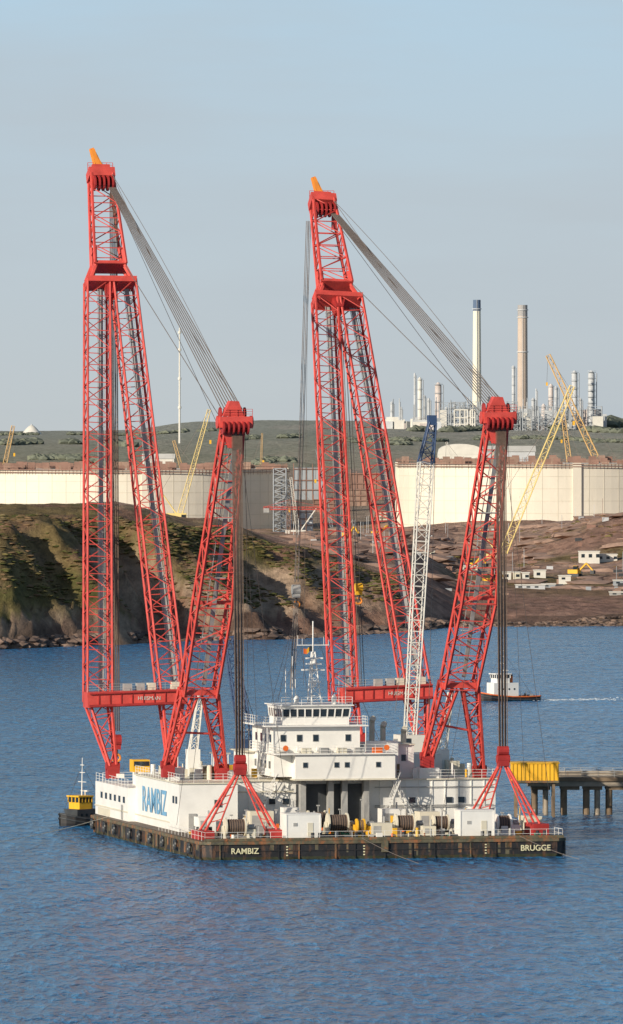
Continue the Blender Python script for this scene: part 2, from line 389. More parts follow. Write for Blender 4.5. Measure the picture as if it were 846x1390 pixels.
d.box(x0b,x1,26.5,42,8.7,11.75,WHITE); d.box(x0,x0b-.003,28.5,42,8.9,11.75,WHITE)
d.box(x0b-.15,x1+.15,26.3,42.2,8.5,8.69,CREAM); d.box(x0-.3,x1+.3,26.1,42.3,11.755,11.9,WHITE)
a0,a1=Tt(357,30),Tt(497,30)
d.box(a0+1.2,a1-.9,29.5,42,11.905,15.2,WHITE); d.box(a0,a1,28.6,42.3,15.205,15.36,WHITE)
w0,w1=Tt(384,31),Tt(474,31)
def frust(x0,x1,y0,y1,z0,z1,gx,gy,mat):
    vs=[(x0,y0,z0),(x1,y0,z0),(x1,y1,z0),(x0,y1,z0),(x0-gx,y0-gy,z1),(x1+gx,y0-gy,z1),(x1+gx,y1+gy,z1),(x0-gx,y1+gy,z1)]
    d.add(vs,[(3,2,1,0),(4,5,6,7),(0,1,5,4),(1,2,6,5),(2,3,7,6),(3,0,4,7)],mat)
d.box(w0,w1,31,39,15.365,16.3,WHITE)
frust(w0,w1,31,39,16.303,17.35,.12,.2,GLASS)
frust(w0-.15,w1+.15,30.75,39.25,17.353,17.75,.12,.12,WHITE)
d.box(w0-.5,w1+.5,30.3,39.7,17.755,17.88,WHITE)
nw=9
for k in range(nw+1):
    x=w0+(w1-w0)*k/nw; d.beam((x,30.97,16.3),(x+(k/nw-.5)*.24,30.76,17.36),.16,.12,WHITE,up=(0,1,0))
for k in range(7):
    y=31+8*k/6; d.beam((w0-.03,y,16.3),(w0-.15,y,17.36),.12,.16,WHITE,up=(0,1,0))
for k in range(5):
    x=a0+2.2+k*2.1
    if k==3: continue
    d.box(x-.06,x+.66,29.42,29.49,13.3,14.2,GREY); d.box(x,x+.6,29.38,29.415,13.36,14.14,GLASS)
for k in (0,3,4,7): 
    x=x0b+1.0+k*1.35
    d.box(x-.06,x+.56,26.42,26.49,10.1,10.8,GREY); d.box(x,x+.5,26.38,26.415,10.16,10.74,GLASS)
for y in(30.5,33,36,39):
    d.box(a0+1.12,a0+1.19,y,y+.8,13.2,14.2,GLASS); d.box(x0-.08,x0-.004,y,y+.8,9.9,10.8,GLASS)
for x in(a0+.3,a1-.3):
    d.tube((x,28.8,11.9),(x,28.8,15.2),.06,WHITE,6)
d.rail([(x0-.2,26.2,11.9),(x1+.2,26.2,11.9),(x1+.2,42,11.9)],WHITE,1.1,1.4)
d.rail([(x0-.2,42,11.9),(x0-.2,26.2,11.9)],WHITE,1.1,1.4)
d.rail([(a0+.1,42,15.36),(a0+.1,28.7,15.36),(a1-.1,28.7,15.36),(a1-.1,42,15.36)],WHITE,1.1,1.3)
d.rail([(w0-.3,30.5,17.88),(w1+.3,30.5,17.88)],WHITE,1.0,1.3)
sx0,sx1=Tt(498,33),Tt(562,33)
d.box(sx0,sx1,33,41,8.46,12.6,WHITE); d.box(sx0-.1,sx1+.1,32.8,41.2,12.605,12.75,CREAM)
d.box(Tt(497,32.5),Tt(540,32.5),32.2,32.99,8.46,13.2,WHITE)
for k in range(3): d.box(sx0+1.5+k*1.5,sx0+2.1+k*1.5,32.9,32.99,10.6,11.4,GLASS)
d.box(Tt(335,40),Tt(372,40),40,48,8.46,11.6,WHITE); d.box(Tt(330,40),Tt(368,40),39.6,48.4,11.605,11.75,CREAM)
d.box(Tt(560,44),Tt(600,44),44,50,8.46,11.0,WHITE)
for px,s_,hh in((366,36,14.5),(505,38,15.5),(520,38,14.8),(548,37,14.2)):
    x=Tt(px,s_); d.tube((x,s_,8.4),(x,s_,hh),.35,CREAM,10); d.tube((x,s_,hh),(x,s_-.7,hh+.4),.38,CREAM,10)
for k in range(4):
    x=a0+1.5+k*2.6; d.tube((x,28.9,12.35),(x+1.1,28.9,12.35),.32,WHITE,12)
for k in range(5):
    x=x0b+1+k*2.3; d.box(x,x+1.2,27.0,27.8,11.905,12.6,GREY if k%2 else ORR if k==4 else CREAM)
for x,y in((x1-1.2,31),(x0+1,32)):   # lifebuoys on rails
    d.tube((x,26.08,12.6),(x,26.0,12.6),.36,ORR,14)
d.build('deckhouse',bg)
r=MB(); mx=Tt(425,35); my=35
for o in((-.9,-.8),(.9,-.8),(0,.9)): r.tube((mx+o[0],my+o[1],17.8),(mx+o[0]*.25,my+o[1]*.25,24.5),.09,WHITE,6)
for k in range(6):
    t=k/6; z=17.8+6.7*t; q=1-.75*t; pts=[(mx-.9*q,my-.8*q,z),(mx+.9*q,my-.8*q,z),(mx,my+.9*q,z)]
    t2=(k+1)/6; z2=17.8+6.7*t2; q2=1-.75*t2; p2=[(mx-.9*q2,my-.8*q2,z2),(mx+.9*q2,my-.8*q2,z2),(mx,my+.9*q2,z2)]
    for i in range(3): r.tube(pts[i],pts[(i+1)%3],.04,WHITE,4); r.tube(pts[i],p2[(i+1)%3],.04,WHITE,4)
r.tube((mx,my,24.3),(mx,my,28.4),.09,WHITE,6)
r.box(mx-1.5,mx+1.5,my-.15,my+.15,22.1,22.3,WHITE); r.box(mx-1.1,mx+1.1,my-.9,my-.6,23.6,23.8,WHITE)
r.tube((mx,my-.75,23.1),(mx,my-.75,23.6),.25,WHITE,10); r.box(mx-.9,mx+.9,my-1,my+.3,22.9,23.05,WHITE)
r.box(mx-.8,mx+.8,my-1.1,my-.85,20.6,20.78,WHITE); r.tube((mx,my-1,20.1),(mx,my-1,20.6),.2,WHITE,8)
r.box(mx-2.1,mx+2.1,my-.05,my+.05,25.3,25.4,WHITE)
for x,hh in((-2,26.6),(-1.4,26.2),(1.4,26.4),(2,26.0)): r.tube((mx+x,my,25.3),(mx+x,my,hh),.035,WHITE,4)
for i,(x,hh) in enumerate(((-4.0,22.5),(-3.0,24),(3.2,21.8),(4.2,23.2),(-2.2,21))): r.tube((mx+x,my-2+i*.6,17.8),(mx+x,my-2+i*.6,hh),.05,WHITE,5)
for x in(-2.6,2.3): r.tube((mx+x,my-2,17.88),(mx+x,my-2,18.5),.3,WHITE,10); r.tube((mx+x,my-2,18.5),(mx+x,my-2,19.1),.42,WHITE,12,r2=.15)
r.tube((mx,my,28.3),(mx-6,my+8,12),.02,ROPED,4); r.tube((mx,my,28.3),(mx+5,my+4,15.5),.02,ROPED,4)
for k in range(8):
    x=mx-.1-k*.14; zz=25.1-k*.05+.1*math.sin(k); yy=.05*math.sin(k*1.3)
    r.box(x-.14,x,my-.03+yy,my+yy,zz-.55,zz+.1,ORR if k>4 else YEL if k>2 else DARK)
r.build('radar_mast',bg)
def winch(name,x,y,z,wd,rad,drum=ROPED,fr=CREAM):
    m=MB()
    m.box(x-wd/2-.5,x+wd/2+.5,y-rad-.3,y+rad+.3,z+.004,z+.25,fr)
    c=z+rad+.45
    m.tube((x-wd/2,y,c),(x+wd/2,y,c),rad*.78,drum,20)
    nr=max(4,int(wd/.28))
    for k in range(nr): 
        xx=x-wd/2+wd*(k+.5)/nr; m.tube((xx-.07,y,c),(xx+.07,y,c),rad*.83,ROPEB,20)
    for sx in(-1,1):
        xx=x+sx*wd/2; m.tube((xx-.09,y,c),(xx+.09,y,c),rad,fr,20)
        m.beam((xx+sx*.3,y-rad*.8,z+.2),(xx+sx*.3,y,c+.1),.2,.3,fr,up=(1,0,0)); m.beam((xx+sx*.3,y+rad*.8,z+.2),(xx+sx*.3,y,c+.1),.2,.3,fr,up=(1,0,0))
    m.box(x+wd/2+.45,x+wd/2+1.3,y-.5,y+.5,z+.2,z+1.3,fr); m.tube((x+wd/2+.5,y,z+1.6),(x+wd/2+1.3,y,z+1.6),.3,GREY,10)
    return m.build(name,bg)
winch('winch',Tt(319,4),4,DZ,2.4,1.15,fr=CREAM); winch('winch_2',Tt(458,9),9,DZ,2.4,1.25,fr=CREAM)
winch('winch_3',Tt(489,8),8,DZ,.9,.9,drum=YEL,fr=YEL); winch('winch_4',Tt(549,9),9,DZ,2.2,1.15)
winch('winch_5',Tt(683,8),8,DZ,1.6,1.1,fr=WHITE); winch('winch_6',Tt(598,12),12,DZ,1.8,1.0); winch('winch_7',Tt(430,18),18,DZ,2.2,1.2)
def container(name,x,y,ww,dp,hh,mat=WHITE):
    m=MB(); z=DZ+.2
    m.box(x,x+ww,y,y+dp,z,z+hh,mat); m.box(x-.06,x+ww+.06,y-.06,y+dp+.06,z+hh+.003,z+hh+.12,mat)
    for a in(x-.05,x+ww-.1):
        m.box(a,a+.15,y-.06,y-.003,z,z+hh,mat)
    m.box(x+ww*.62,x+ww*.62+.7,y-.05,y-.003,z+.2,z+1.9,CREAM); m.box(x+ww*.2,x+ww*.2+.5,y-.05,y-.003,z+1.5,z+1.9,GREY)
    for a in(x+.2,x+ww-.5): m.box(a,a+.3,y+.1,y+dp-.1,DZ+.01,z-.003,DARK)
    m.build(name,bg)
container('deck_container',Tt(389,1.8),1.8,4.3,3.5,2.9); container('deck_container_2',Tt(625,2.5),2.5,4.3,3.2,3.1)
g=MB(); rg=random.Random(11)
def house(x,y,ww,dp,hh,mat,z=DZ):
    g.box(x,x+ww,y,y+dp,z+.15,z+hh,mat); g.box(x+.1,x+ww-.1,y+.1,y+dp-.1,z,z+.147,DARK)
    g.box(x+.2,x+ww*.45,y-.03,y-.003,z+.4,z+hh*.8,GREY); g.tube((x+ww*.7,y+dp/2,z+hh),(x+ww*.7,y+dp/2,z+hh+.8),.12,GREY,8)
house(Tt(505,7),7,2.6,2.2,1.7,CREAM); house(Tt(535,12),12,2.5,2,2.3,YEL); house(Tt(575,6),6,1.6,1.6,1.3,CREAM)
house(Tt(412,12),12,2.3,2,2.2,CREAM); house(Tt(352,8),8,1.6,2,1.4,GREY); house(Tt(385,14),14,2,2,3.4,WHITE); house(Tt(520,22),22,3,3,2.7,WHITE)
house(Tt(640,15),15,3,3,3.2,WHITE); house(Tt(570,20),20,2.6,3,2.4,CREAM); house(Tt(270,20),20,2.2,3,2.0,WHITE); house(Tt(340,22),22,3,2,2.6,CREAM)
house(Tt(715,16),16,2,3,1.9,CREAM)
for k in range(260):
    x=rg.uniform(2,44); y=rg.uniform(1.6,28); 
    if y>22 and x<10.5: continue
    m_=rg.choice([CREAM,GREY,RUSTB,ORR,GREY,DARK,YEL,GREEN,GREY,ROPEB,RUSTB,DARK,WHITE]); a=rg.uniform(.2,.8); hh=rg.uniform(.3,1.3)
    q=rg.random()
    if q<.5: g.box(x,x+a,y,y+a*.8,DZ+.002,DZ+hh,m_)
    elif q<.8: g.tube((x,y,DZ),(x,y,DZ+hh),a*.35,m_,9)
    else:
        for i in range(3): g.tube((x-.4,y+i*.2,DZ+.15+.1*i),(x+1.6,y+i*.2,DZ+.15+.1*i),.07,m_,6)
for k in range(30):
    x=rg.uniform(3,44); y=rg.uniform(3,28); hh=rg.uniform(1.4,4.0); g.tube((x,y,DZ),(x,y,DZ+hh),.06,rg.choice([WHITE,GREY,YEL]),6); g.box(x-.2,x+.2,y-.12,y+.12,DZ+hh,DZ+hh+.15,GREY)
for k in range(120):
    x=rg.uniform(3,43.5); y=rg.uniform(30.5,51.5); z=8.46
    if 15<x<30 and y<43: continue
    a=rg.uniform(.3,1.5); hh=rg.uniform(.4,1.9); m_=rg.choice([WHITE,CREAM,WHITE,GREY,CREAM,ORR,YEL,GREY,RUSTB])
    if a>1.0 and m_ in(ORR,YEL): m_=WHITE
    if rg.random()<.65: g.box(x,x+a,y,y+a,z,z+hh,m_)
    else: g.tube((x,y,z),(x,y,z+hh),a*.25,m_,9)
for k in range(70):
    x=rg.uniform(2,43.5); y=rg.uniform(53,73); z=6.603; a=rg.uniform(.3,1.8); hh=rg.uniform(.3,1.3)
    if 3<x<14.5 and 57<y<64.5 or 28<x<42.5 and 56<y<66.5: continue
    g.box(x,x+a,y,min(y+a,73.9),z,z+.01+hh,rg.choice([WHITE,CREAM,GREY,RED2,GREY]))
for k in range(16):
    x=rg.uniform(3,43.5); y=rg.uniform(31,51); hh=rg.uniform(2.5,6); 
    if 14<x<31 and y<43: continue
    g.tube((x,y,8.3),(x,y,8.3+hh),.06,rg.choice([WHITE,GREY,RED2]),6); g.box(x-.3,x+.3,y-.12,y+.12,8.3+hh,8.3+hh+.2,GREY)
x=Tt(181,60); g.box(x,x+2.2,60,62.4,8.31,9.9,YEL); g.box(x+.1,x+2.1,59.95,59.99,9.1,9.7,GLASS)
g.build('deck_equipment',bg)
rl=MB()
rl.rail([(.4,29,DZ),(.4,.4,DZ),(WD-.4,.4,DZ),(WD-.4,29,DZ)],WHITE,1.1,2.0,.03,bars=2)
rl.rail([(2,52,8.45),(2,24,8.45),(9.5,24,8.45),(9.5,30,8.45),(15.5,30,8.45)],WHITE,1.1,1.6)
rl.rail([(30,30,8.45),(44.3,30,8.45),(44.3,52,8.45)],WHITE,1.1,1.6)
rl.rail([(1.1,74,6.6),(1.1,52.5,6.6)],WHITE,1.1,2)
rl.rail([(2,74,6.6),(44,74,6.6)],WHITE,1.1,2)
rl.build('railings',bg)
ml=MB()
def sag(mb,a,b,sg,r,mat,n=16):
    pr=None;a=Vector(a);b=Vector(b)
    for k in range(n+1):
        t=k/n; q=a.lerp(b,t)-Vector((0,0,sg*4*t*(1-t)))
        if pr: mb.tube(pr,q,r,mat,4)
        pr=q
sag(ml,(0,60,2.6),(-32,38,-.4),1.0,.04,CREAM); sag(ml,(20,0,2.6),(26,-16,-.5),.4,.03,ROPE); sag(ml,(40,0,2.6),(47,-8,-.3),.3,.03,ROPE); sag(ml,(3,0,2.6),(-20,-14,-.4),1,.03,ROPE)
ml.build('mooring_lines',bg)
dc=empty('deck_crane',BO,BA)
m=MB(); b0=L(556,1010,58); b1=L(578,628,60); b2=L(587,574,60.5)
m.lattice(b0,b1,1.3,1.8,(1,0,0),FWH,.10,.05,1.6,1.6,bay=1.5); m.lattice(b1,b2,1.8,.9,(1,0,0),DKBL,.12,.07,1.6,.9,bay=1.3)
m.box(b2.x-.6,b2.x+.5,b2.y-.5,b2.y+.5,b2.z-.3,b2.z+1.0,DKBL)
m.box(b0.x-1.6,b0.x+1.8,b0.y-1.6,b0.y+2.4,8.31,b0.z+1.2,FWH); m.box(b0.x-1.2,b0.x-.2,b0.y-1.68,b0.y-1.61,b0.z-.8,b0.z+.8,GLASS)
m.tube(b2+Vector((.5,0,0)),b0+Vector((3,2,2)),.04,ROPE,4); m.tube(b2+Vector((-.4,0,0)),b0+Vector((-1,4,4)),.035,ROPE,4)
m.build('boom',dc)
dc=empty('deck_crane',BO,BA)
m=MB(); b0=L(335,1010,60); b1=L(311,865,62)
m.lattice(b0,b1,1.7,1.2,(1,0,0),DKBL,.11,.07,1.6,1.2,bay=1.5); m.box(b0.x-1.4,b0.x+1.4,b0.y-1.4,b0.y+1.4,6.61,b0.z+.6,DKBL); m.tube(b1,b0+Vector((2,3,2)),.04,ROPED,4)
m.build('boom',dc)
dc=empty('provision_crane',BO,BA)
m=MB(); b0=L(262,1020,45); b1=L(272,945,45)
m.lattice(b0,b1,1.0,.6,(1,0,0),FWH,.09,.05,1.0,.6,bay=1.1); m.box(b0.x-.8,b0.x+.8,b0.y-.8,b0.y+.8,8.46,b0.z+.3,WHITE)
b0=L(600,1020,48); b1=L(612,940,48)
m.lattice(b0,b1,1.0,.6,(1,0,0),FWH,.09,.05,1.0,.6,bay=1.1); m.box(b0.x-.8,b0.x+.8,b0.y-.8,b0.y+.8,8.46,b0.z+.3,WHITE)
m.build('boom',dc)
# ================================================================= BOATS
def boat(name,loc,rot,Ln,beamw,hullmat,cabmat,topmat,stripe,mast=6,tall=1.0,fun=ORR):
    e=empty(name,loc,rot); m=MB()
    st=[(-.5,.70,.9),(-.47,.85,.85),(-.25,1,.75),(0,1,.8),(.2,.95,1.0),(.35,.75,1.25),(.45,.4,1.5),(.5,.05,1.65)]
    rs=[]
    for x,wf,sh in st:
        hw=beamw/2*wf; X_=x*Ln
        rs.append([(X_,-hw,sh),(X_,-hw*.97,.35),(X_,-hw*.8,-.3),(X_,0,-.7),(X_,hw*.8,-.3),(X_,hw*.97,.35),(X_,hw,sh)])
    n=7; vs=[p for r_ in rs for p in r_]; fs=[]
    for k in range(len(rs)-1):
        for i in range(n-1): fs.append((k*n+i,k*n+i+1,(k+1)*n+i+1,(k+1)*n+i))
    fs.append(tuple(range(n))); m.add(vs,fs,hullmat)
    dk=[];  
    for x,wf,sh in st: dk.append((x*Ln,-beamw/2*wf*.95,sh-.25)); dk.append((x*Ln,beamw/2*wf*.95,sh-.25))
    m.add(dk,[(2*k,2*k+2,2*k+3,2*k+1) for k in range(len(st)-1)],DECK)
    for k in range(len(st)-1):
        for sgn in(-1,1):
            a=st[k];b=st[k+1]
            m.tube((a[0]*Ln,sgn*beamw/2*a[1],a[2]),(b[0]*Ln,sgn*beamw/2*b[1],b[2]),.13,stripe,6)
            m.tube((a[0]*Ln,sgn*beamw/2*a[1]*1.01,a[2]-.55),(b[0]*Ln,sgn*beamw/2*b[1]*1.01,b[2]-.55),.12,DARK,6)
    m.build('hull',e); c=MB()
    c.box(-.12*Ln,.30*Ln,-beamw*.33,beamw*.33,.55,2.3*tall,cabmat)
    z=2.3*tall
    c.box(.02*Ln,.24*Ln,-beamw*.27,beamw*.27,z+.003,z+.9,topmat)
    c.box(.015*Ln,.245*Ln,-beamw*.275,beamw*.275,z+.903,z+1.6,GLASS)
    for xx in(.015,.07,.13,.19,.245):
        for yy in(-1,1): c.box(xx*Ln-.08,xx*Ln+.08,yy*beamw*.275-.05,yy*beamw*.275+.05,z+.9,z+1.6,topmat)
    for yy in(-.275,-.09,.09,.275):
        for xx in(.012,.248): c.box(xx*Ln-.05,xx*Ln+.05,yy*beamw-.08,yy*beamw+.08,z+.9,z+1.6,topmat)
    c.box(-.01*Ln,.27*Ln,-beamw*.31,beamw*.31,z+1.603,z+1.8,topmat)
    for k in range(4):
        for sgn in(-1,1): c.tube((-.05*Ln+k*.09*Ln,sgn*beamw*.325,1.5*tall),(-.05*Ln+k*.09*Ln,sgn*beamw*.335,1.5*tall),.2,GLASS,10)
    c.tube((-.05*Ln,0,z),(-.05*Ln,0,z+1.3),.38,fun,12); c.tube((-.05*Ln,0,z+1.3),(-.05*Ln,0,z+1.6),.39,DARK,12)
    c.tube((.1*Ln,0,z+1.8),(.09*Ln,0,z+1.8+mast),.09,WHITE,6,r2=.04)
    for q,ww in((.35,.9),(.6,.6),(.8,.4)): c.box(.09*Ln-.05,.09*Ln+.05,-ww,ww,z+1.8+mast*q,z+1.87+mast*q,WHITE)
    c.box(.02*Ln,.06*Ln,-.7,.7,z+2.3,z+2.45,WHITE); c.tube((.04*Ln,0,z+1.8),(.04*Ln,0,z+2.3),.1,WHITE,6)
    c.tube((.09*Ln,0,z+1.8+mast*.8),(-.4*Ln,0,1.2),.025,ROPED,4); c.tube((.09*Ln,0,z+1.8+mast*.8),(.46*Ln,0,1.5),.025,ROPED,4)
    c.tube((-.3*Ln,0,.5),(-.3*Ln,0,1.3),.25,DARK,8); c.box(-.42*Ln,-.36*Ln,-.5,.5,.5,1.1,GREY)
    c.rail([(-.47*Ln,-beamw*.4,.85),(-.15*Ln,-beamw*.47,.8)],GREY,.9,1,.03,2); c.rail([(-.47*Ln,beamw*.4,.85),(-.15*Ln,beamw*.47,.8)],GREY,.9,1,.03,2)
    c.build('cabin',e)
boat('tugboat',(23.4*1.59+.6,1588,0),math.radians(205),12.5,4.8,BLACK,WHITE,WHITE,ORR,mast=5.4,tall=1.5)
boat('pilot_tug',(-29.9,1100,0),math.radians(218),9.0,4.4,BLACK,DARK,YEL,DARK,mast=5.0,tall=.95,fun=YEL)
# foam from the tug
FOAM=mk('foam',(.62,.68,.72),.8,.15,.5)
fo=MB(); rq=random.Random(4)
for k in range(220):
    t=rq.random(); fo.clump((41.5+t*26+rq.gauss(0,1),1590+t*9+rq.gauss(0,1.5+3*t),0.0),rq.uniform(.15,.6)*(1.2-t),rq.uniform(.3,1.0)*(1.2-t),.07,FOAM,rq)
fo.build('wake_foam')
# ================================================================= JETTY
j=MB()
jx0=(716-CX)*1130/F; 
j.box(jx0,jx0+130,1128,1134,3.9,5.0,JET); j.box(jx0-.2,jx0+130,1127.7,1127.995,4.6,5.15,PILE)
k=0; x=jx0+1
while x<jx0+128:
    for y in(1128.8,1133):
        j.tube((x,y,-3),(x,y,3.9),.42,PILE,10)
        if k%2==0: j.tube((x+1.5,y,-3),(x+1.5,y,3.9),.34,JET,10)
    j.box(x-.5,x+2.1,1128.3,1133.6,3.4,3.897,PILE)
    x+=3.1 if k%3 else 4.0; k+=1
j.rail([(jx0+3,1128.2,5.0),(jx0+129,1128.2,5.0)],GREY,1.2,2.2,.05); j.rail([(jx0+3,1133.6,5.0),(jx0+129,1133.6,5.0)],GREY,1.2,2.2,.05)
for z in(5.3,5.7): j.tube((jx0+4,1131,z),(jx0+129,1131,z),.2,JET,8)
j.build('jetty')
y_=MB(); q0=(694-CX)*1120/F; q1=(759-CX)*1120/F
y_.box(q0,q1,1121,1125.5,5.0,7.3,YEL)
for k in range(12): xx=q0+.2+k*(q1-q0-.4)/11; y_.box(xx-.07,xx+.07,1120.9,1120.995,5.0,7.25,YEL)
y_.box(q0-.1,q1+.1,1120.85,1125.6,7.303,7.45,YEL); y_.box(q0-.05,q1+.05,1120.8,1120.895,4.7,5.0,RUSTB)
for xx in(q0+.5,q1-.9): 
    for yy in(1121.2,1124.8): y_.box(xx,xx+.4,yy,yy+.4,-2,4.597,PILE)
y_.box(q0,q1,1121,1125.5,4.6,4.997,PILE)
y_.build('yellow_fender_barge')
# ================================================================= TERRAIN
cols=[(-3000,'A'),(150,'A'),(280,'B'),(400,'C'),(530,'D'),(640,'E'),(860,'Fq'),(4000,'Fq')]
prof={
'A':[(-400,-9),(-8,-1.5),(3,1.5),(18,6),(60,17),(105,28),(200,31),(500,29),(900,18),(1300,10),(1450,9),(1800,14),(2550,33),(3550,40),(4900,45),(5600,40),(12000,5)],
'B':[(-400,-9),(-8,-1.5),(3,1.5),(15,6),(55,15),(100,25),(200,26.5),(500,23),(900,14),(1250,9),(1450,9),(1800,14),(2550,33),(3550,42),(4900,53),(5600,48),(12000,5)],
'C':[(-400,-9),(-8,-1.5),(3,1.5),(15,6),(60,14),(110,20),(300,18),(500,16.3),(900,12.5),(1250,9),(1450,9),(1800,15),(2550,33),(3550,43),(4900,54),(5600,50),(12000,5)],
'D':[(-400,-9),(-8,-1.5),(3,1),(15,4),(50,9),(80,11.3),(250,12),(400,14.6),(900,12.5),(1250,10),(1450,11),(1800,16),(2550,32),(3550,42),(4900,53),(5600,49),(12000,5)],
'E':[(-400,-9),(-8,-1.5),(3,.5),(15,1.5),(60,3),(140,3.7),(340,5),(640,5.5),(840,7.5),(1040,10),(1200,12),(1500,14),(1800,17),(2550,32),(3550,41),(4700,51),(5600,49),(12000,5)],
'Fq':[(-400,-9),(-8,-1.5),(3,.6),(15,1.8),(90,2.8),(340,4),(520,6),(600,13),(700,20),(950,18),(1190,12),(1500,13),(1800,17),(2550,32),(3550,41),(4700,52),(5600,49),(12000,5)]}
PO={k:(np.array([a for a,b in v]),np.array([b for a,b in v])) for k,v in prof.items()}
d0x=[-3000,0,280,400,530,620,846,4000]; d0y=[1900,1950,2030,2043,2100,2160,2168,2300]
def shore(px): return float(np.interp(px,d0x,d0y))
def hz(px,o):
    for (p0,a),(p1,b) in zip(cols[:-1],cols[1:]):
        if p0<=px<=p1:
            t=(px-p0)/(p1-p0); t=t*t*(3-2*t) if p1-p0<400 else t
            return float(np.interp(o,*PO[a]))*(1-t)+float(np.interp(o,*PO[b]))*t
def ridge(px,d):
    X=(px-CX)*d/F
    xs=X+ (d-2000)*.25
    return abs(noise.noise(Vector((xs*.02,d*.004,0))))*2.2+abs(noise.noise(Vector((xs*.06,d*.012,3))))*.9
def ground(px,d,rid=None):
    X=(px-CX)*d/F; o=d-shore(px)
    cl=min(1,max(0,(600-px)/120))
    if rid is None: rid=ridge(px,d)
    near=math.exp(-((o-60)/80.0)**2)
    o2=o-(rid-.7)*55*cl*near-noise.noise(Vector((X*.03,1.7,0)))*(10 if o<300 else 0)
    z=hz(px,o2)
    if o>5:
        z+=noise.fractal(Vector((X*.02,d*.01,0)),.8,2,5)*(1.3 if o<1500 else .8)
        if o<1500: z+=noise.fractal(Vector((X*.12,d*.06,5)),.8,2,4)*(1.5*cl*near+.35)
    if 0<o<14 and cl>0: z+=abs(noise.noise(Vector((X*.25,d*.2,9))))*2.5*cl
    if px>620 and 350<o<1150: z+=noise.noise(Vector((X*.012,d*.006,8)))*2.0
    return z
pxs=list(np.arange(-3000,-240,120))+list(np.arange(-240,1080,3.0))+list(np.arange(1080,4000,120))
ds=list(np.arange(1840,2330,4.0))+list(np.arange(2330,3500,16.0))+list(np.arange(3500,7400,60))+list(np.arange(7400,14000,500))
nc=len(pxs); V=[];C=[]
def lp(a,b,t): t=max(0,min(1,t)); return tuple(a[i]*(1-t)+b[i]*t for i in range(3))
GR=(.10,.10,.035);OL=(.175,.13,.06);RK=(.36,.265,.19);RKD=(.13,.085,.065);EA=(.29,.175,.13);EAL=(.40,.27,.205);FG=(.20,.20,.105);FT=(.32,.275,.175);FB=(.25,.19,.135)
for d_ in ds:
    for px in pxs:
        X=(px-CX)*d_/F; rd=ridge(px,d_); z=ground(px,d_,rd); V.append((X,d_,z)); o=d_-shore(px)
        n1=noise.fractal(Vector((X*.02,d_*.008,z*.05)),.7,2,5); n2=noise.noise(Vector((X*.004,d_*.002,4))); n3=noise.noise(Vector((X*.07,z*.12,d_*.02)))
        if o<6: c=lp(RKD,RK,.3+n1)
        elif o<1350:
            t=(z-7)/13+n1*1.1-(rd-.75)*.9
            if px>250: t-=.3
            cl=lp(RK,lp(OL,GR,.3+n1*1.6+n3),t*1.3-.1+ (0.5 if o>95 else 0))
            if z<5: cl=lp(RKD,(.28,.17,.13),.6+n3)
            cl=lp(cl,(.23,.135,.09),(n3-.08)*3)
            ea=lp(EA,EAL,.5+n1*1.6); ea=lp(ea,OL,(n2*2+n1*1.5-.5)*1.4 )
            if px>640 and 540<o<760: ea=lp(ea,OL,.25+n1*2)
            if px>600 and o<330: ea=lp(ea,(.25,.15,.115),.5)
            if px>600 and o<25: ea=lp(ea,RKD,.8)
            k=max(0,min(1,(px-430+n1*60)/90)); k2=max(0,min(1,(o-140+n1*60)/200)) if px>150 else max(0,(o-700)/300)
            c=lp(cl,ea,max(k,k2))
        else:
            hedge=noise.cell(Vector((X*.0035+n2*.4,d_*.0014,0)))
            c=(FG,FT,FB,FG,FT,FT)[int(abs(hedge)*5.999)%6]
            c=lp(c,FG if z>41 else FT,.4+n1*.5)
            if z<28: c=lp(c,EA,.6)
            haze_mix=min(.5,.08+(d_-3300)/7000); c=lp(c,(.38,.40,.41),haze_mix)  # distance haze painted in: far vertex colours blend towards pale grey
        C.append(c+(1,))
Fc=[]
for i in range(len(ds)-1):
    for k in range(nc-1): a=i*nc+k; Fc.append((a,a+1,a+nc+1,a+nc))
me=bpy.data.meshes.new('terrain'); me.from_pydata(V,[],Fc); me.polygons.foreach_set('use_smooth',[True]*len(Fc))
at=me.color_attributes.new('Col','FLOAT_COLOR','POINT'); at.data.foreach_set('color',np.array(C,dtype=np.float32).ravel())
tm=bpy.data.materials.new('terrain'); tm.use_nodes=True; nt=tm.node_tree; N=nt.nodes; K=nt.links; b=N['Principled BSDF']; b.inputs['Roughness'].default_value=.95; b.inputs['Specular IOR Level'].default_value=.1
va=N.new('ShaderNodeVertexColor'); va.layer_name='Col'; tc=N.new('ShaderNodeTexCoord')
mp=N.new('ShaderNodeMapping'); mp.inputs['Scale'].default_value=(1,.4,1); K.new(tc.outputs['Object'],mp.inputs['Vector'])
no=N.new('ShaderNodeTexNoise'); no.inputs['Scale'].default_value=.22; no.inputs['Detail'].default_value=9; no.inputs['Roughness'].default_value=.72; K.new(mp.outputs[0],no.inputs['Vector'])
mr=N.new('ShaderNodeMapRange'); mr.inputs[1].default_value=.3; mr.inputs[2].default_value=.7; mr.inputs[3].default_value=.4; mr.inputs[4].default_value=1.6; K.new(no.outputs['Fac'],mr.inputs[0])
mu=N.new('ShaderNodeMix'); mu.data_type='RGBA'; mu.blend_type='MULTIPLY'; mu.inputs[0].default_value=1; K.new(va.outputs[0],mu.inputs[6]); K.new(mr.outputs[0],mu.inputs[7]); K.new(mu.outputs[2],b.inputs['Base Color'])
bp=N.new('ShaderNodeBump'); bp.inputs['Strength'].default_value=.9; bp.inputs['Distance'].default_value=1.8; K.new(no.outputs['Fac'],bp.inputs['Height']); K.new(bp.outputs[0],b.inputs['Normal'])
me.materials.append(tm); to=bpy.data.objects.new('terrain',me); S.collection.objects.link(to)
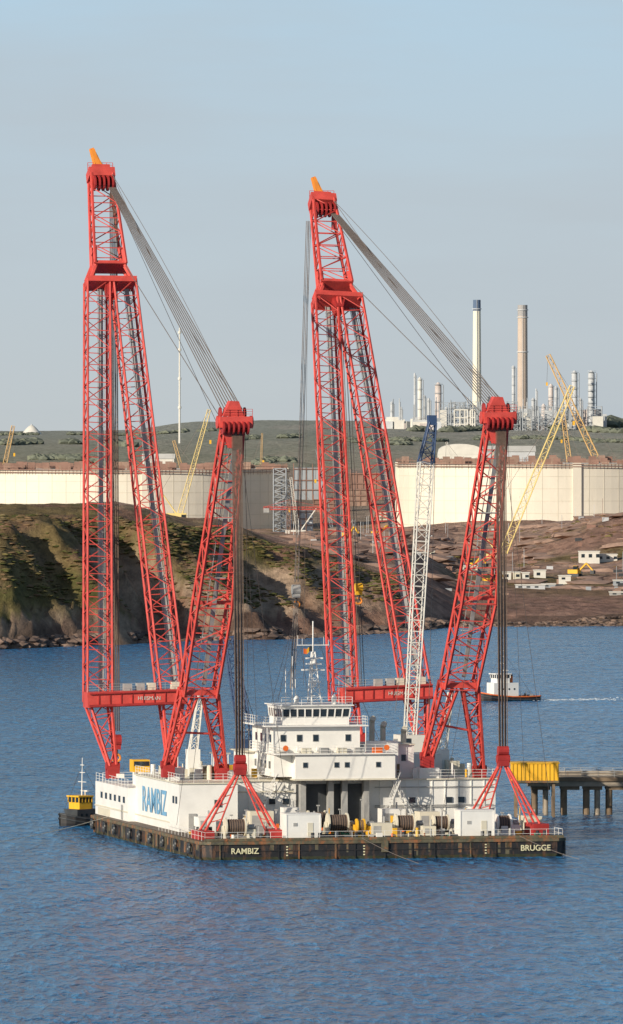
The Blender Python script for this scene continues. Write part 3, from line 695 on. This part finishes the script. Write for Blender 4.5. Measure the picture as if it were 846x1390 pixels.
# vegetation -----------------------------------------------------
def fol(nm,col):
    return mk(nm,col,.9,.4,.3,spec=.1)
G1=fol('scrub_green',(.10,.105,.035));G2=fol('scrub_olive',(.15,.125,.05));G3=fol('scrub_brown',(.19,.125,.07)); G4=fol('scrub_light',(.21,.165,.085))
rng=random.Random(5); sc=MB()
for k in range(9500):
    px=rng.uniform(-60,560); d_=shore(px)+rng.uniform(20,150 if px>200 else 125); 
    nn=noise.noise(Vector(((px-CX)*d_/F*.025,d_*.012,2)))
    if nn<rng.uniform(-.4,.3): continue
    z=ground(px,d_)
    if z<7 or (ridge(px,d_)>1.05 and z<20): continue
    r_=rng.uniform(.3,.95); sc.clump(((px-CX)*d_/F,d_,z),r_*1.6,r_*1.6,r_*.38,rng.choice([G1,G1,G2,G2,G3,G3,G4]),rng)
for k in range(900):
    px=rng.uniform(600,1000); d_=shore(px)+rng.uniform(500,1000); z=ground(px,d_)
    if noise.noise(Vector((px*.01,d_*.01,7)))<.05: continue
    r_=rng.uniform(.5,1.2); sc.clump(((px-CX)*d_/F,d_,z),r_*1.4,r_*1.4,r_*.4,rng.choice([G2,G2,G3,G3]),rng)
sc.build('hillside_scrub')
H1=fol('distant_foliage',(.18,.195,.145));H2=fol('distant_foliage_dark',(.15,.165,.13))  # far foliage greyed and paled, its colours carrying the distance haze
tr=MB()
for line in [(-100,180,5200,600,3),(-100,330,6100,0,1.8),(560,1000,6200,0,3.2),(500,1000,5600,0,1.8),(-50,400,4400,0,2),(560,900,4300,0,2.6),(720,1000,6550,0,6.5),(300,560,5400,0,2)]:
    p0,p1,dd,_,hh=line
    for k in range(int((p1-p0)*1.0)):
        px=rng.uniform(p0,p1)
        if noise.noise(Vector((px*.02,dd*.01,1)))<-.05: continue
        d_=dd+rng.uniform(-30,30)+ 120*math.sin(px*.02); r_=hh*rng.uniform(.5,1.1)
        tr.clump(((px-CX)*d_/F,d_,ground(px,d_)+r_*.4),r_*1.8,r_*1.8,r_,rng.choice([H1,H2,H2]),rng)
tr.build('distant_treeline')
rk=MB(); RKM=mk('shore_rock',(.20,.14,.11),.9,.4,.4); RKM2=mk('shore_rock_wet',(.09,.065,.055),.8,.4,.4)
for k in range(1700):
    px=rng.uniform(-60,900); d_=shore(px)+rng.uniform(-9,9); r_=rng.uniform(.3,1.4)*(1 if px<600 else .5); X=(px-CX)*d_/F
    rk.clump((X,d_,max(-.2,min(2,ground(px,d_)))+.1),r_*1.6,r_*1.5,r_*.7,rng.choice([RKM,RKM,RKM2]),rng)
rk.build('shore_rocks')
# ================================================================= TANKS
def tank(px,d_,top,R=65,z0=6,name='storage_tank'):
    X=(px-CX)*d_/F; e=empty(name,(X,d_,0)); m=MB(); n=128; ht=CH-(top-YH)*(d_-R)/F
    vs=[];fs=[]
    for z in(z0,ht):
        for i in range(n): a=2*math.pi*i/n; vs.append((R*math.cos(a),R*math.sin(a),z))
    for i in range(n): k=(i+1)%n; fs.append((i,k,n+k,n+i))
    fs.append(tuple(range(n,2*n))); m.add(vs,fs,CONC)
    nl=6
    for q in range(1,nl):
        z=z0+(ht-z0)*q/nl
        for i in range(n):
            a=2*math.pi*i/n;b=2*math.pi*(i+1)/n
            m.tube((R*math.cos(a),R*math.sin(a),z),(R*math.cos(b),R*math.sin(b),z),.11,CONCL,4)
    for i in range(0,n,2):
        a=2*math.pi*i/n; m.tube((R*math.cos(a),R*math.sin(a),z0),(R*math.cos(a),R*math.sin(a),ht-1),.12,CONCL,4)
    for i in range(4):
        a=2*math.pi*i/4+.12; p=Vector((math.cos(a),math.sin(a),0)); m.beam(p*(R+.2)+Vector((0,0,z0)),p*(R+.2)+Vector((0,0,ht+.5)),3.5,1.2,CONC,up=p)
    m.build('shell',e,False)
    t=MB()
    for i in range(n*2):
        a=math.pi*i/n;b=math.pi*(i+1)/n
        for rr,z in((R+1.0,ht-1.0),(R+1.0,ht),(R+1.0,ht+1.2)): t.tube((rr*math.cos(a),rr*math.sin(a),z),(rr*math.cos(b),rr*math.sin(b),z),.2 if z<ht+1 else .1,SCAF,4)
        hh=rng.uniform(1.0,2.6) if rng.random()<.8 else 0
        if hh: t.tube((R*math.cos(a),R*math.sin(a),ht-2),(R*math.cos(a),R*math.sin(a),ht+hh),.12,SCAF,4)
    for k in range(110):
        a=rng.uniform(0,6.28); q=rng.uniform(.5,.97)*R; t.box(q*math.cos(a)-1.5,q*math.cos(a)+1.5,q*math.sin(a)-1,q*math.sin(a)+1,ht+.005,ht+rng.uniform(.5,3.2),rng.choice([SCAF,SCAF,SCAF,TSOIL]))
    t.build('rim_scaffold',e)
tank(177,3420,638); tank(751,3420,630); tank(-290,3500,640); tank(1230,3440,632)
# ================================================================= background cranes
def mobcrane(px0,py0,px1,py1,d_,w_,mat,name='crawler_crane'):
    a=P(px0,py0,d_);b=P(px1,py1,d_); e=empty(name,(a.x,a.y,0)); o=Vector((a.x,a.y,0)); a-=o;b-=o
    m=MB(); m.lattice(a,b,w_,w_*.6,(1,0,0) if abs((b-a).x)<abs((b-a).z) else (0,0,1),mat,w_*.085,w_*.04,bay=w_*1.1)
    dirx=1 if b.x>a.x else -1
    back=a+Vector((-dirx*7,0,10)); m.tube(a,back,.25,mat,5); m.tube(back,b,.08,ROPE,4); m.tube(back,a+Vector((-dirx*8,0,0)),.12,ROPED,4)
    m.box(a.x-5*1,a.x+3,-2.2,2.2,a.z-2,a.z+1.6,mat); m.box(a.x+1,a.x+2.8,-2.3,-2.21,a.z-.6,a.z+1,GLASS)
    for y in(-3,2): m.box(a.x-5,a.x+4,y,y+1,a.z-4.0,a.z-2.01,DARK)
    m.tube(b,(b.x+dirx*.5,0,b.z-12),.08,ROPED,4); m.box(b.x+dirx*.5-.4,b.x+dirx*.5+.4,-.4,.4,b.z-13.5,b.z-12,YEL)
    m.build('machine',e)
mobcrane(680,758,777,524,2830,2.6,FYEL)
mobcrane(846,700,744,482,3640,3.2,FORG); mobcrane(783,700,764,560,3660,2.6,FORG)
mobcrane(243,702,284,556,3250,2.0,FYEL); mobcrane(262,690,236,598,3620,1.8,FORG)
mobcrane(-8,700,18,578,3640,2.2,FORG); mobcrane(352,700,356,588,3660,1.0,FORG); mobcrane(640,700,606,600,3640,1.2,FWH); mobcrane(690,700,668,610,3640,1.2,FORG)
mobcrane(405,725,395,648,3200,1.4,FWH); mobcrane(455,740,430,610,3300,1.2,REFD)
m=MB(); a=P(392,730,2950); e=empty('tower_crane',(a.x,a.y,0))
zt=CH-(690-YH)*2950/F
m.lattice((0,0,a.z-3),(0,0,zt+3),1.2,1.2,(1,0,0),SCAF,.13,.08,bay=1.6); m.lattice((-9,0,zt),(12,0,zt),1.0,.9,(0,1,0),RED,.14,.08,bay=1.4); m.tube((0,0,zt+3),(11,0,zt+.7),.06,RED,4); m.tube((0,0,zt+3),(-8,0,zt+.7),.06,RED,4); m.box(-9,-7,-.8,.8,zt-1.5,zt,GREY)
m.build('tower',e)
# ================================================================= refinery
def G(px,d_): return Vector(((px-CX)*d_/F,d_,ground(px,d_)))
def chimney(px,w0,w1,top,d_,mat,capm,name,bands=()):
    g0=G(px,d_); e=empty(name,g0); m=MB(); ht=CH-(top-YH)*d_/F-g0.z; r0=w0*d_/F/2;r1=w1*d_/F/2
    cut=1-15*d_/F/ht
    m.tube((0,0,-5),(0,0,ht*cut),r0,mat,40,r2=r0+(r1-r0)*cut,cap=False); m.tube((0,0,ht*cut-.01),(0,0,ht),(r0+(r1-r0)*cut)*1.02,capm,40,r2=r1*1.02,cap=False)
    m.build('stack',e,True); m=MB()
    for q in bands: 
        rr=r0+(r1-r0)*q; m.tube((0,0,ht*q-.3),(0,0,ht*q+.3),rr+.8,REFG,28)
    m.tube((0,0,ht-.2),(0,0,ht-.1),r1*.98,DARK,28)
    m.tube((0,-r0-.3,0),(0,-r1-.3,ht),.2,REFG,4)
    m.build('platforms',e)
chimney(647.5,13,10,407,6400,CHIMC,CHIMB,'refinery_chimney',(.93,)); chimney(709.5,14.5,13,414,6450,CHIMT,CHIMD,'refinery_chimney',(.9,.96,.62))
def column(px,top,w_,d_,mat,m,plat=4):
    g0=G(px,d_); r_=w_*d_/F/2; ht=CH-(top-YH)*d_/F
    m.tube((g0.x,g0.y,g0.z-3),(g0.x,g0.y,ht-r_),r_,mat,14); m.tube((g0.x,g0.y,ht-r_),(g0.x,g0.y,ht),r_,mat,14,r2=r_*.3)
    for k in range(plat):
        z=g0.z+(ht-g0.z)*(k+1)/(plat+.3); m.tube((g0.x,g0.y,z),(g0.x,g0.y,z+.35),r_*1.4,REFD,14)
        m.tube((g0.x,g0.y,z+1.2),(g0.x,g0.y,z+1.35),r_*1.35,REFG,14,cap=False)
    m.tube((g0.x+r_*1.5,g0.y-r_,g0.z),(g0.x+r_*1.5,g0.y-r_,ht-2),.4,REFD,5)
rf=MB(); er=empty('oil_refinery')
for px,top,w_,mat,pp in((563,506,2.5,REFG,3),(570,512,6,FWH,5),(576,536,4,REFG,3),(595,519,9,REFP,5),(582,540,4,REFG,2),(697,496,4.5,REFG,7),(532,545,4,REFG,3),(545,552,2,REFG,2),(748,521,7,REFP,4),(755,524,5,REFG,4),(803,503,9,REFG,9),(780,503,8,REFG,7),(724,540,5,REFG,3),(738,548,6,REFP,2),(617,545,2.5,REFG,3),(606,552,4,REFG,2),(664,538,4,REFG,3),(676,545,5,REFP,2),(768,535,4,REFG,4),(788,540,4,REFG,3),(728,527,2,REFG,4),(687,551,4,REFG,2)):
    column(px,top,w_,6400+rng.uniform(-80,80),mat,rf,pp)
rr=random.Random(21)
for k in range(100):
    px=rr.uniform(525,815); d_=6400+rr.uniform(-120,60); g0=G(px,d_); ww=rr.uniform(1.5,6); hh=rr.uniform(3,13)*(1.2 if px>600 else .7)
    rf.box(g0.x-ww,g0.x+ww,g0.y,g0.y+5,g0.z-3,g0.z+hh,rr.choice([REFG,REFD,REFP,FWH,REFG]))
for k in range(26):
    px=rr.uniform(600,815); d_=6300+rr.uniform(-40,40); g0=G(px,d_); ww=rr.uniform(5,13)
    rf.lattice(g0,g0+Vector((0,0,rr.uniform(10,24))),ww,ww,(1,0,0),REFD,.4,.22,bay=4.5)
for k in range(40):
    px=rr.uniform(530,815); d_=6380; g0=G(px,d_); rf.tube(g0,g0+Vector((0,0,rr.uniform(10,26))),.45,rr.choice([REFG,REFD]),5)
for px,ww in((628,22),(640,10)): 
    g0=G(px,6250); W_=ww*6250/F/2
    for xx in(-1,-.3,.3,1):
        rf.tube(g0+Vector((xx*W_,0,0)),g0+Vector((xx*W_,0,16)),.6,FWH,5)
    for z in(5,10,16): rf.tube(g0+Vector((-W_,0,z)),g0+Vector((W_,0,z)),.6,FWH,5)
rf.build('process_units',er)
def dome(px,py,w_,hh,d_,mat,name):
    R_=w_*d_/F/2; H_=hh*d_/F; g0=P(px,py,d_); e=empty(name,g0); m=MB(); n=24
    rs=[[(R_*q*math.cos(2*math.pi*i/n),R_*q*math.sin(2*math.pi*i/n),H_*zz) for i in range(n)] for q,zz in((1,-1.2),(1,.08),(.8,.3),(.5,.68),(.3,.88),(.12,1))]
    loft(m,rs,mat)
    m.tube((0,0,H_-.5),(0,0,H_+1),R_*.08,REFG,8)
    m.build('roof',e,True)
gd=ground(43,6350); dome(43,YH+(CH-gd)*F/6350,27,12,6350,FWH,'tent_shaped_tank')
m=MB(); g0=P(625,624,4700); e=empty('arched_warehouse',g0); w2=30*4700/F; n=10; rs=[]
for y in(0,30): rs.append([(w2*math.cos(math.pi*i/n)*-1,y,3+6*math.sin(math.pi*i/n)**.6) for i in range(n+1)])
vs=rs[0]+rs[1]; m.add(vs,[(i,i+1,n+2+i,n+1+i) for i in range(n)]+[tuple(range(n+1)),tuple(range(2*n+1,n,-1))],FWH)
m.box(-w2,w2,0.1,29.9,-8,3,FWH)
for k in range(6): m.box(-w2+3+k*4.2,-w2+5+k*4.2,-.1,.09,-5,0,REFG)
m.build('hall',e)
m=MB(); g0=P(690,626,4300); e=empty('warehouse',g0); m.box(-14,14,0,20,-8,5,REFG); m.add([(-14.5,-.5,5.01),(14.5,-.5,5.01),(14.5,20.5,5.01),(-14.5,20.5,5.01),(-14.5,10,8),(14.5,10,8)],[(0,1,5,4),(2,3,4,5),(1,2,5),(3,0,4)],FWH)
for k in range(6): m.box(-12+k*4,-10+k*4,-.1,-.005,-2,2,REFD)
m.build('shed',e)
m=MB(); g0=G(244,5300); e=empty('radio_mast',g0); ht=CH-(445-YH)*5300/F-g0.z
m.tube((0,0,-3),(0,0,ht),.8,FWH,8,r2=.45)
for q in(.3,.55,.8,.95): m.tube((0,0,ht*q),(0,0,ht*q+1.5),1.2,FWH,8)
m.build('mast',e)
m=MB(); g0=P(215,628,4200); e=empty('farm_shed',g0); m.box(-8,8,0,12,-6,2,FWH); m.add([(-8.4,-.4,2.01),(8.4,-.4,2.01),(8.4,12.4,2.01),(-8.4,12.4,2.01),(-8.4,6,4.5),(8.4,6,4.5)],[(0,1,5,4),(2,3,4,5),(1,2,5),(3,0,4)],FWH); m.box(-2,1,-.1,-.005,-3,1,REFD); m.build('shed',e)
def cabin(px,py,wpx,hpx,d_,mat,name='site_cabin'):
    W_=wpx*d_/F/2;H_=hpx*d_/F; g0=Vector(((px-CX)*d_/F,d_,CH-(py-YH)*d_/F)); gz=ground(px,d_); g0.z=max(g0.z,gz) if abs(g0.z-gz)<4 else gz
    e=empty(name,g0); m=MB(); m.box(-W_,W_,0,5,-2.5,H_,mat); m.box(-W_-.2,W_+.2,-.2,5.2,H_+.003,H_+.25,FWH)
    k=-W_+.8
    while k<W_-1: m.box(k,k+1.1,-.05,-.003,H_*.35,H_*.75,GLASS); k+=2.4
    m.build('cabin',e)
for a in((688,787,12,10,2520,FWH),(702,787,10,9,2530,CREAM),(714,787,9,9,2520,FWH),(733,787,16,10,2540,FWH),(767,789,16,7,2520,FWH),(640,780,26,7,2620,CREAM),(602,776,26,8,2650,FWH),(586,768,8,6,2700,CREAM),(720,806,40,5,2420,REFG),(745,804,18,4,2440,REFD),(800,761,28,12,2700,FWH),(824,762,28,9,2705,FWH),(840,795,14,6,2500,REFD),(838,812,20,4,2380,GREY)): cabin(*a)
cl=MB(); r3=random.Random(9)
for k in range(130):
    px=r3.uniform(395,900); d_=shore(px)+r3.uniform(200 if px>560 else 350,1150); z=ground(px,d_); X=(px-CX)*d_/F; a=r3.uniform(.5,1.6); hh=r3.uniform(.3,1.1)
    cl.box(X-a,X+a,d_-a,d_+a,z-1,z+hh,r3.choice([TSOIL,TSOIL,SCAF,REFD,SCAF,REFG,TSOIL,DARK,SCAF]))
for k in range(50):
    px=r3.choice([r3.uniform(395,540),r3.uniform(600,860)]); d_=shore(px)+r3.uniform(300,1100); z=ground(px,d_); X=(px-CX)*d_/F; cl.tube((X,d_,z-1),(X,d_,z+r3.uniform(4,8)),.09,r3.choice([REFG,REFD,SCAF]),4)
for k in range(300):
    px=r3.uniform(410,900); d_=shore(px)+r3.uniform(250,1150); z=ground(px,d_); r_=r3.uniform(1,4); cl.clump(((px-CX)*d_/F,d_,z-.2),r_*2.4,r_*1.6,r_*.4,TSOIL,r3)
cl.build('construction_site_clutter')
def excavator(px,d_):
    g0=G(px,d_); e=empty('excavator',g0,r3.uniform(-1,1)); m=MB()
    for y in(-1.4,.8): m.box(-2,2,y,y+.6,0,.9,DARK)
    m.box(-1.8,1.6,-1.2,1.2,.95,2.2,YEL); m.box(.1,1.5,-1.2,-.1,2.203,3.3,GLASS); m.box(.05,1.55,-1.25,-.05,3.303,3.4,YEL)
    m.beam((1.4,.3,1.8),(4,.3,4.2),.5,.5,YEL,up=(0,1,0)); m.beam((4,.3,4.2),(6.2,.3,2),.4,.4,YEL,up=(0,1,0)); m.box(5.6,6.8,-.3,.9,.9,2,DARK)
    m.build('body',e)
for q in((470,2760),(512,2900),(640,2700),(780,2560),(665,2480)): excavator(*q)
m=MB(); a=P(380,712,3290); e=empty('scaffold_tower',(a.x,a.y,0)); m.lattice((0,0,5),(0,0,CH-(636-YH)*3290/F),5,5,(1,0,0),REFD,.3,.22,bay=2.2); m.lattice((2.5,3,5),(2.5,3,30),4,4,(1,0,0),REFD,.25,.2,bay=2.2); m.build('tower',e)
for px,py,wp,hp,dd,mt in((450,700,50,22,3700,SCAF),(478,690,50,26,3800,TSOIL),(420,655,44,20,3900,REFD),(500,660,50,18,3900,SCAF),(415,706,20,12,3300,REFG),(520,705,24,12,3500,CONCL)):
    g0=G(px,dd); W_=wp*dd/F/2; top=CH-(py-hp-YH)*dd/F; e=empty('formwork_block',g0); m=MB(); m.box(-W_,W_,0,18,-3,top-g0.z,mt)
    k=-W_
    while k<W_: m.box(k,k+.4,-.3,-.003,-3,top-g0.z+r3.uniform(0,2.5),SCAF); k+=3
    for q in(.3,.6,.95): m.box(-W_,W_,-.6,-.31,(top-g0.z)*q,(top-g0.z)*q+.4,SCAF)
    m.build('block',e)
# ================================================================= WATER
wm=bpy.data.materials.new('sea_water'); wm.use_nodes=True; nt=wm.node_tree; N=nt.nodes; K=nt.links; b=N['Principled BSDF']
tc=N.new('ShaderNodeTexCoord')
def nz(sc,vec,det=6,ro=.6,dis=0):
    mp=N.new('ShaderNodeMapping'); mp.inputs['Scale'].default_value=vec; K.new(tc.outputs['Object'],mp.inputs['Vector'])
    n=N.new('ShaderNodeTexNoise'); n.inputs['Scale'].default_value=sc; n.inputs['Detail'].default_value=det; n.inputs['Roughness'].default_value=ro; n.inputs['Distortion'].default_value=dis; K.new(mp.outputs[0],n.inputs['Vector']); return n.outputs['Fac']
A=nz(.75,(1,.22,1),5,.62,.3); B=nz(.14,(1,.25,1),4,.6); Cc=nz(.006,(1,.3,1),4)
mr=N.new('ShaderNodeMapRange'); mr.inputs[1].default_value=.38; mr.inputs[2].default_value=.64; K.new(A,mr.inputs[0])
mx=N.new('ShaderNodeMix'); mx.data_type='RGBA'; mx.inputs[6].default_value=(.004,.07,.20,1); mx.inputs[7].default_value=(.035,.22,.46,1); K.new(mr.outputs[0],mx.inputs[0])  # light and dark of wave facets painted as two blues along the ripple noise
mr2=N.new('ShaderNodeMapRange'); mr2.inputs[1].default_value=.35; mr2.inputs[2].default_value=.65; mr2.inputs[3].default_value=.8; mr2.inputs[4].default_value=1.2; K.new(Cc,mr2.inputs[0])
m2=N.new('ShaderNodeMix'); m2.data_type='RGBA'; m2.blend_type='MULTIPLY'; m2.inputs[0].default_value=1; K.new(mx.outputs[2],m2.inputs[6]); K.new(mr2.outputs[0],m2.inputs[7]); K.new(m2.outputs[2],b.inputs['Base Color'])
b.inputs['Roughness'].default_value=.2; b.inputs['IOR'].default_value=1.33; b.inputs['Specular IOR Level'].default_value=.14
ad=N.new('ShaderNodeMath'); ad.operation='MULTIPLY_ADD'; K.new(B,ad.inputs[0]); ad.inputs[1].default_value=2.5; K.new(A,ad.inputs[2])
bp=N.new('ShaderNodeBump'); bp.inputs['Strength'].default_value=1.0; bp.inputs['Distance'].default_value=2.2; K.new(ad.outputs[0],bp.inputs['Height']); K.new(bp.outputs[0],b.inputs['Normal'])
me=bpy.data.meshes.new('sea_water'); me.from_pydata([(-12000,-2000,0),(12000,-2000,0),(12000,14500,0),(-12000,14500,0)],[],[(0,1,2,3)]); me.materials.append(wm)
S.collection.objects.link(bpy.data.objects.new('sea_water',me))
# ================================================================= SKY + SUN
sd=Vector((-.66,-.68,.34)).normalized(); el=math.asin(sd.z); az=math.atan2(sd.x,sd.y)
wo=bpy.data.worlds.new('World'); S.world=wo; wo.use_nodes=True; nt=wo.node_tree; N=nt.nodes; K=nt.links; bgn=N['Background']; bgn.inputs['Strength'].default_value=.085
sk=N.new('ShaderNodeTexSky'); sk.sky_type='NISHITA'; sk.sun_disc=False; sk.sun_elevation=el; sk.sun_rotation=az%(2*math.pi); sk.dust_density=1.0
tc=N.new('ShaderNodeTexCoord'); sp=N.new('ShaderNodeSeparateXYZ'); K.new(tc.outputs['Generated'],sp.inputs[0])
cr=N.new('ShaderNodeValToRGB'); mr=N.new('ShaderNodeMapRange'); mr.inputs[1].default_value=-.002; mr.inputs[2].default_value=.06; K.new(sp.outputs['Z'],mr.inputs[0]); K.new(mr.outputs[0],cr.inputs[0])
e=cr.color_ramp.elements; e[0].position=0; e[0].color=(.545,.595,.62,1); e[1].position=1; e[1].color=(.44,.64,.81,1)
q=e.new(.45); q.color=(.50,.60,.68,1)
mpn=N.new('ShaderNodeMapping'); mpn.inputs['Scale'].default_value=(1,1,6); K.new(tc.outputs['Generated'],mpn.inputs[0])
cn=N.new('ShaderNodeTexNoise'); cn.inputs['Scale'].default_value=14; cn.inputs['Detail'].default_value=6; K.new(mpn.outputs[0],cn.inputs['Vector'])
cm=N.new('ShaderNodeMapRange'); cm.inputs[1].default_value=.42; cm.inputs[2].default_value=.68; cm.inputs[4].default_value=.6; K.new(cn.outputs['Fac'],cm.inputs[0])
mc=N.new('ShaderNodeMix'); mc.data_type='RGBA'; mc.inputs[7].default_value=(.48,.54,.60,1); K.new(cm.outputs[0],mc.inputs[0]); K.new(cr.outputs[0],mc.inputs[6])
sc_=N.new('ShaderNodeVectorMath'); sc_.operation='SCALE'; sc_.inputs['Scale'].default_value=11.9; K.new(mc.outputs[2],sc_.inputs[0])
fm=N.new('ShaderNodeMapRange'); fm.inputs[1].default_value=.05; fm.inputs[2].default_value=.3; fm.inputs[3].default_value=.92; fm.inputs[4].default_value=.0; K.new(sp.outputs['Z'],fm.inputs[0])
mm=N.new('ShaderNodeMix'); mm.data_type='RGBA'; K.new(fm.outputs[0],mm.inputs[0]); K.new(sk.outputs[0],mm.inputs[6]); K.new(sc_.outputs[0],mm.inputs[7]); K.new(mm.outputs[2],bgn.inputs[0])
sl=bpy.data.lights.new('sun','SUN'); sl.energy=4.9; sl.angle=math.radians(.5); sl.color=(1,.89,.73); so=bpy.data.objects.new('sun',sl); so.rotation_euler=sd.to_track_quat('Z','Y').to_euler(); S.collection.objects.link(so)
# ================================================================= CAMERA
c=bpy.data.cameras.new('camera'); co=bpy.data.objects.new('camera',c); S.collection.objects.link(co); co.location=(0,0,CH); co.rotation_euler=(math.pi/2,0,0)
c.sensor_fit='VERTICAL'; c.sensor_height=36; c.lens=F*36/1390; c.shift_y=-(695-YH)/1390; c.clip_start=1; c.clip_end=40000
S.camera=co
S.view_settings.view_transform='Standard'; S.view_settings.look='None'; S.view_settings.exposure=0
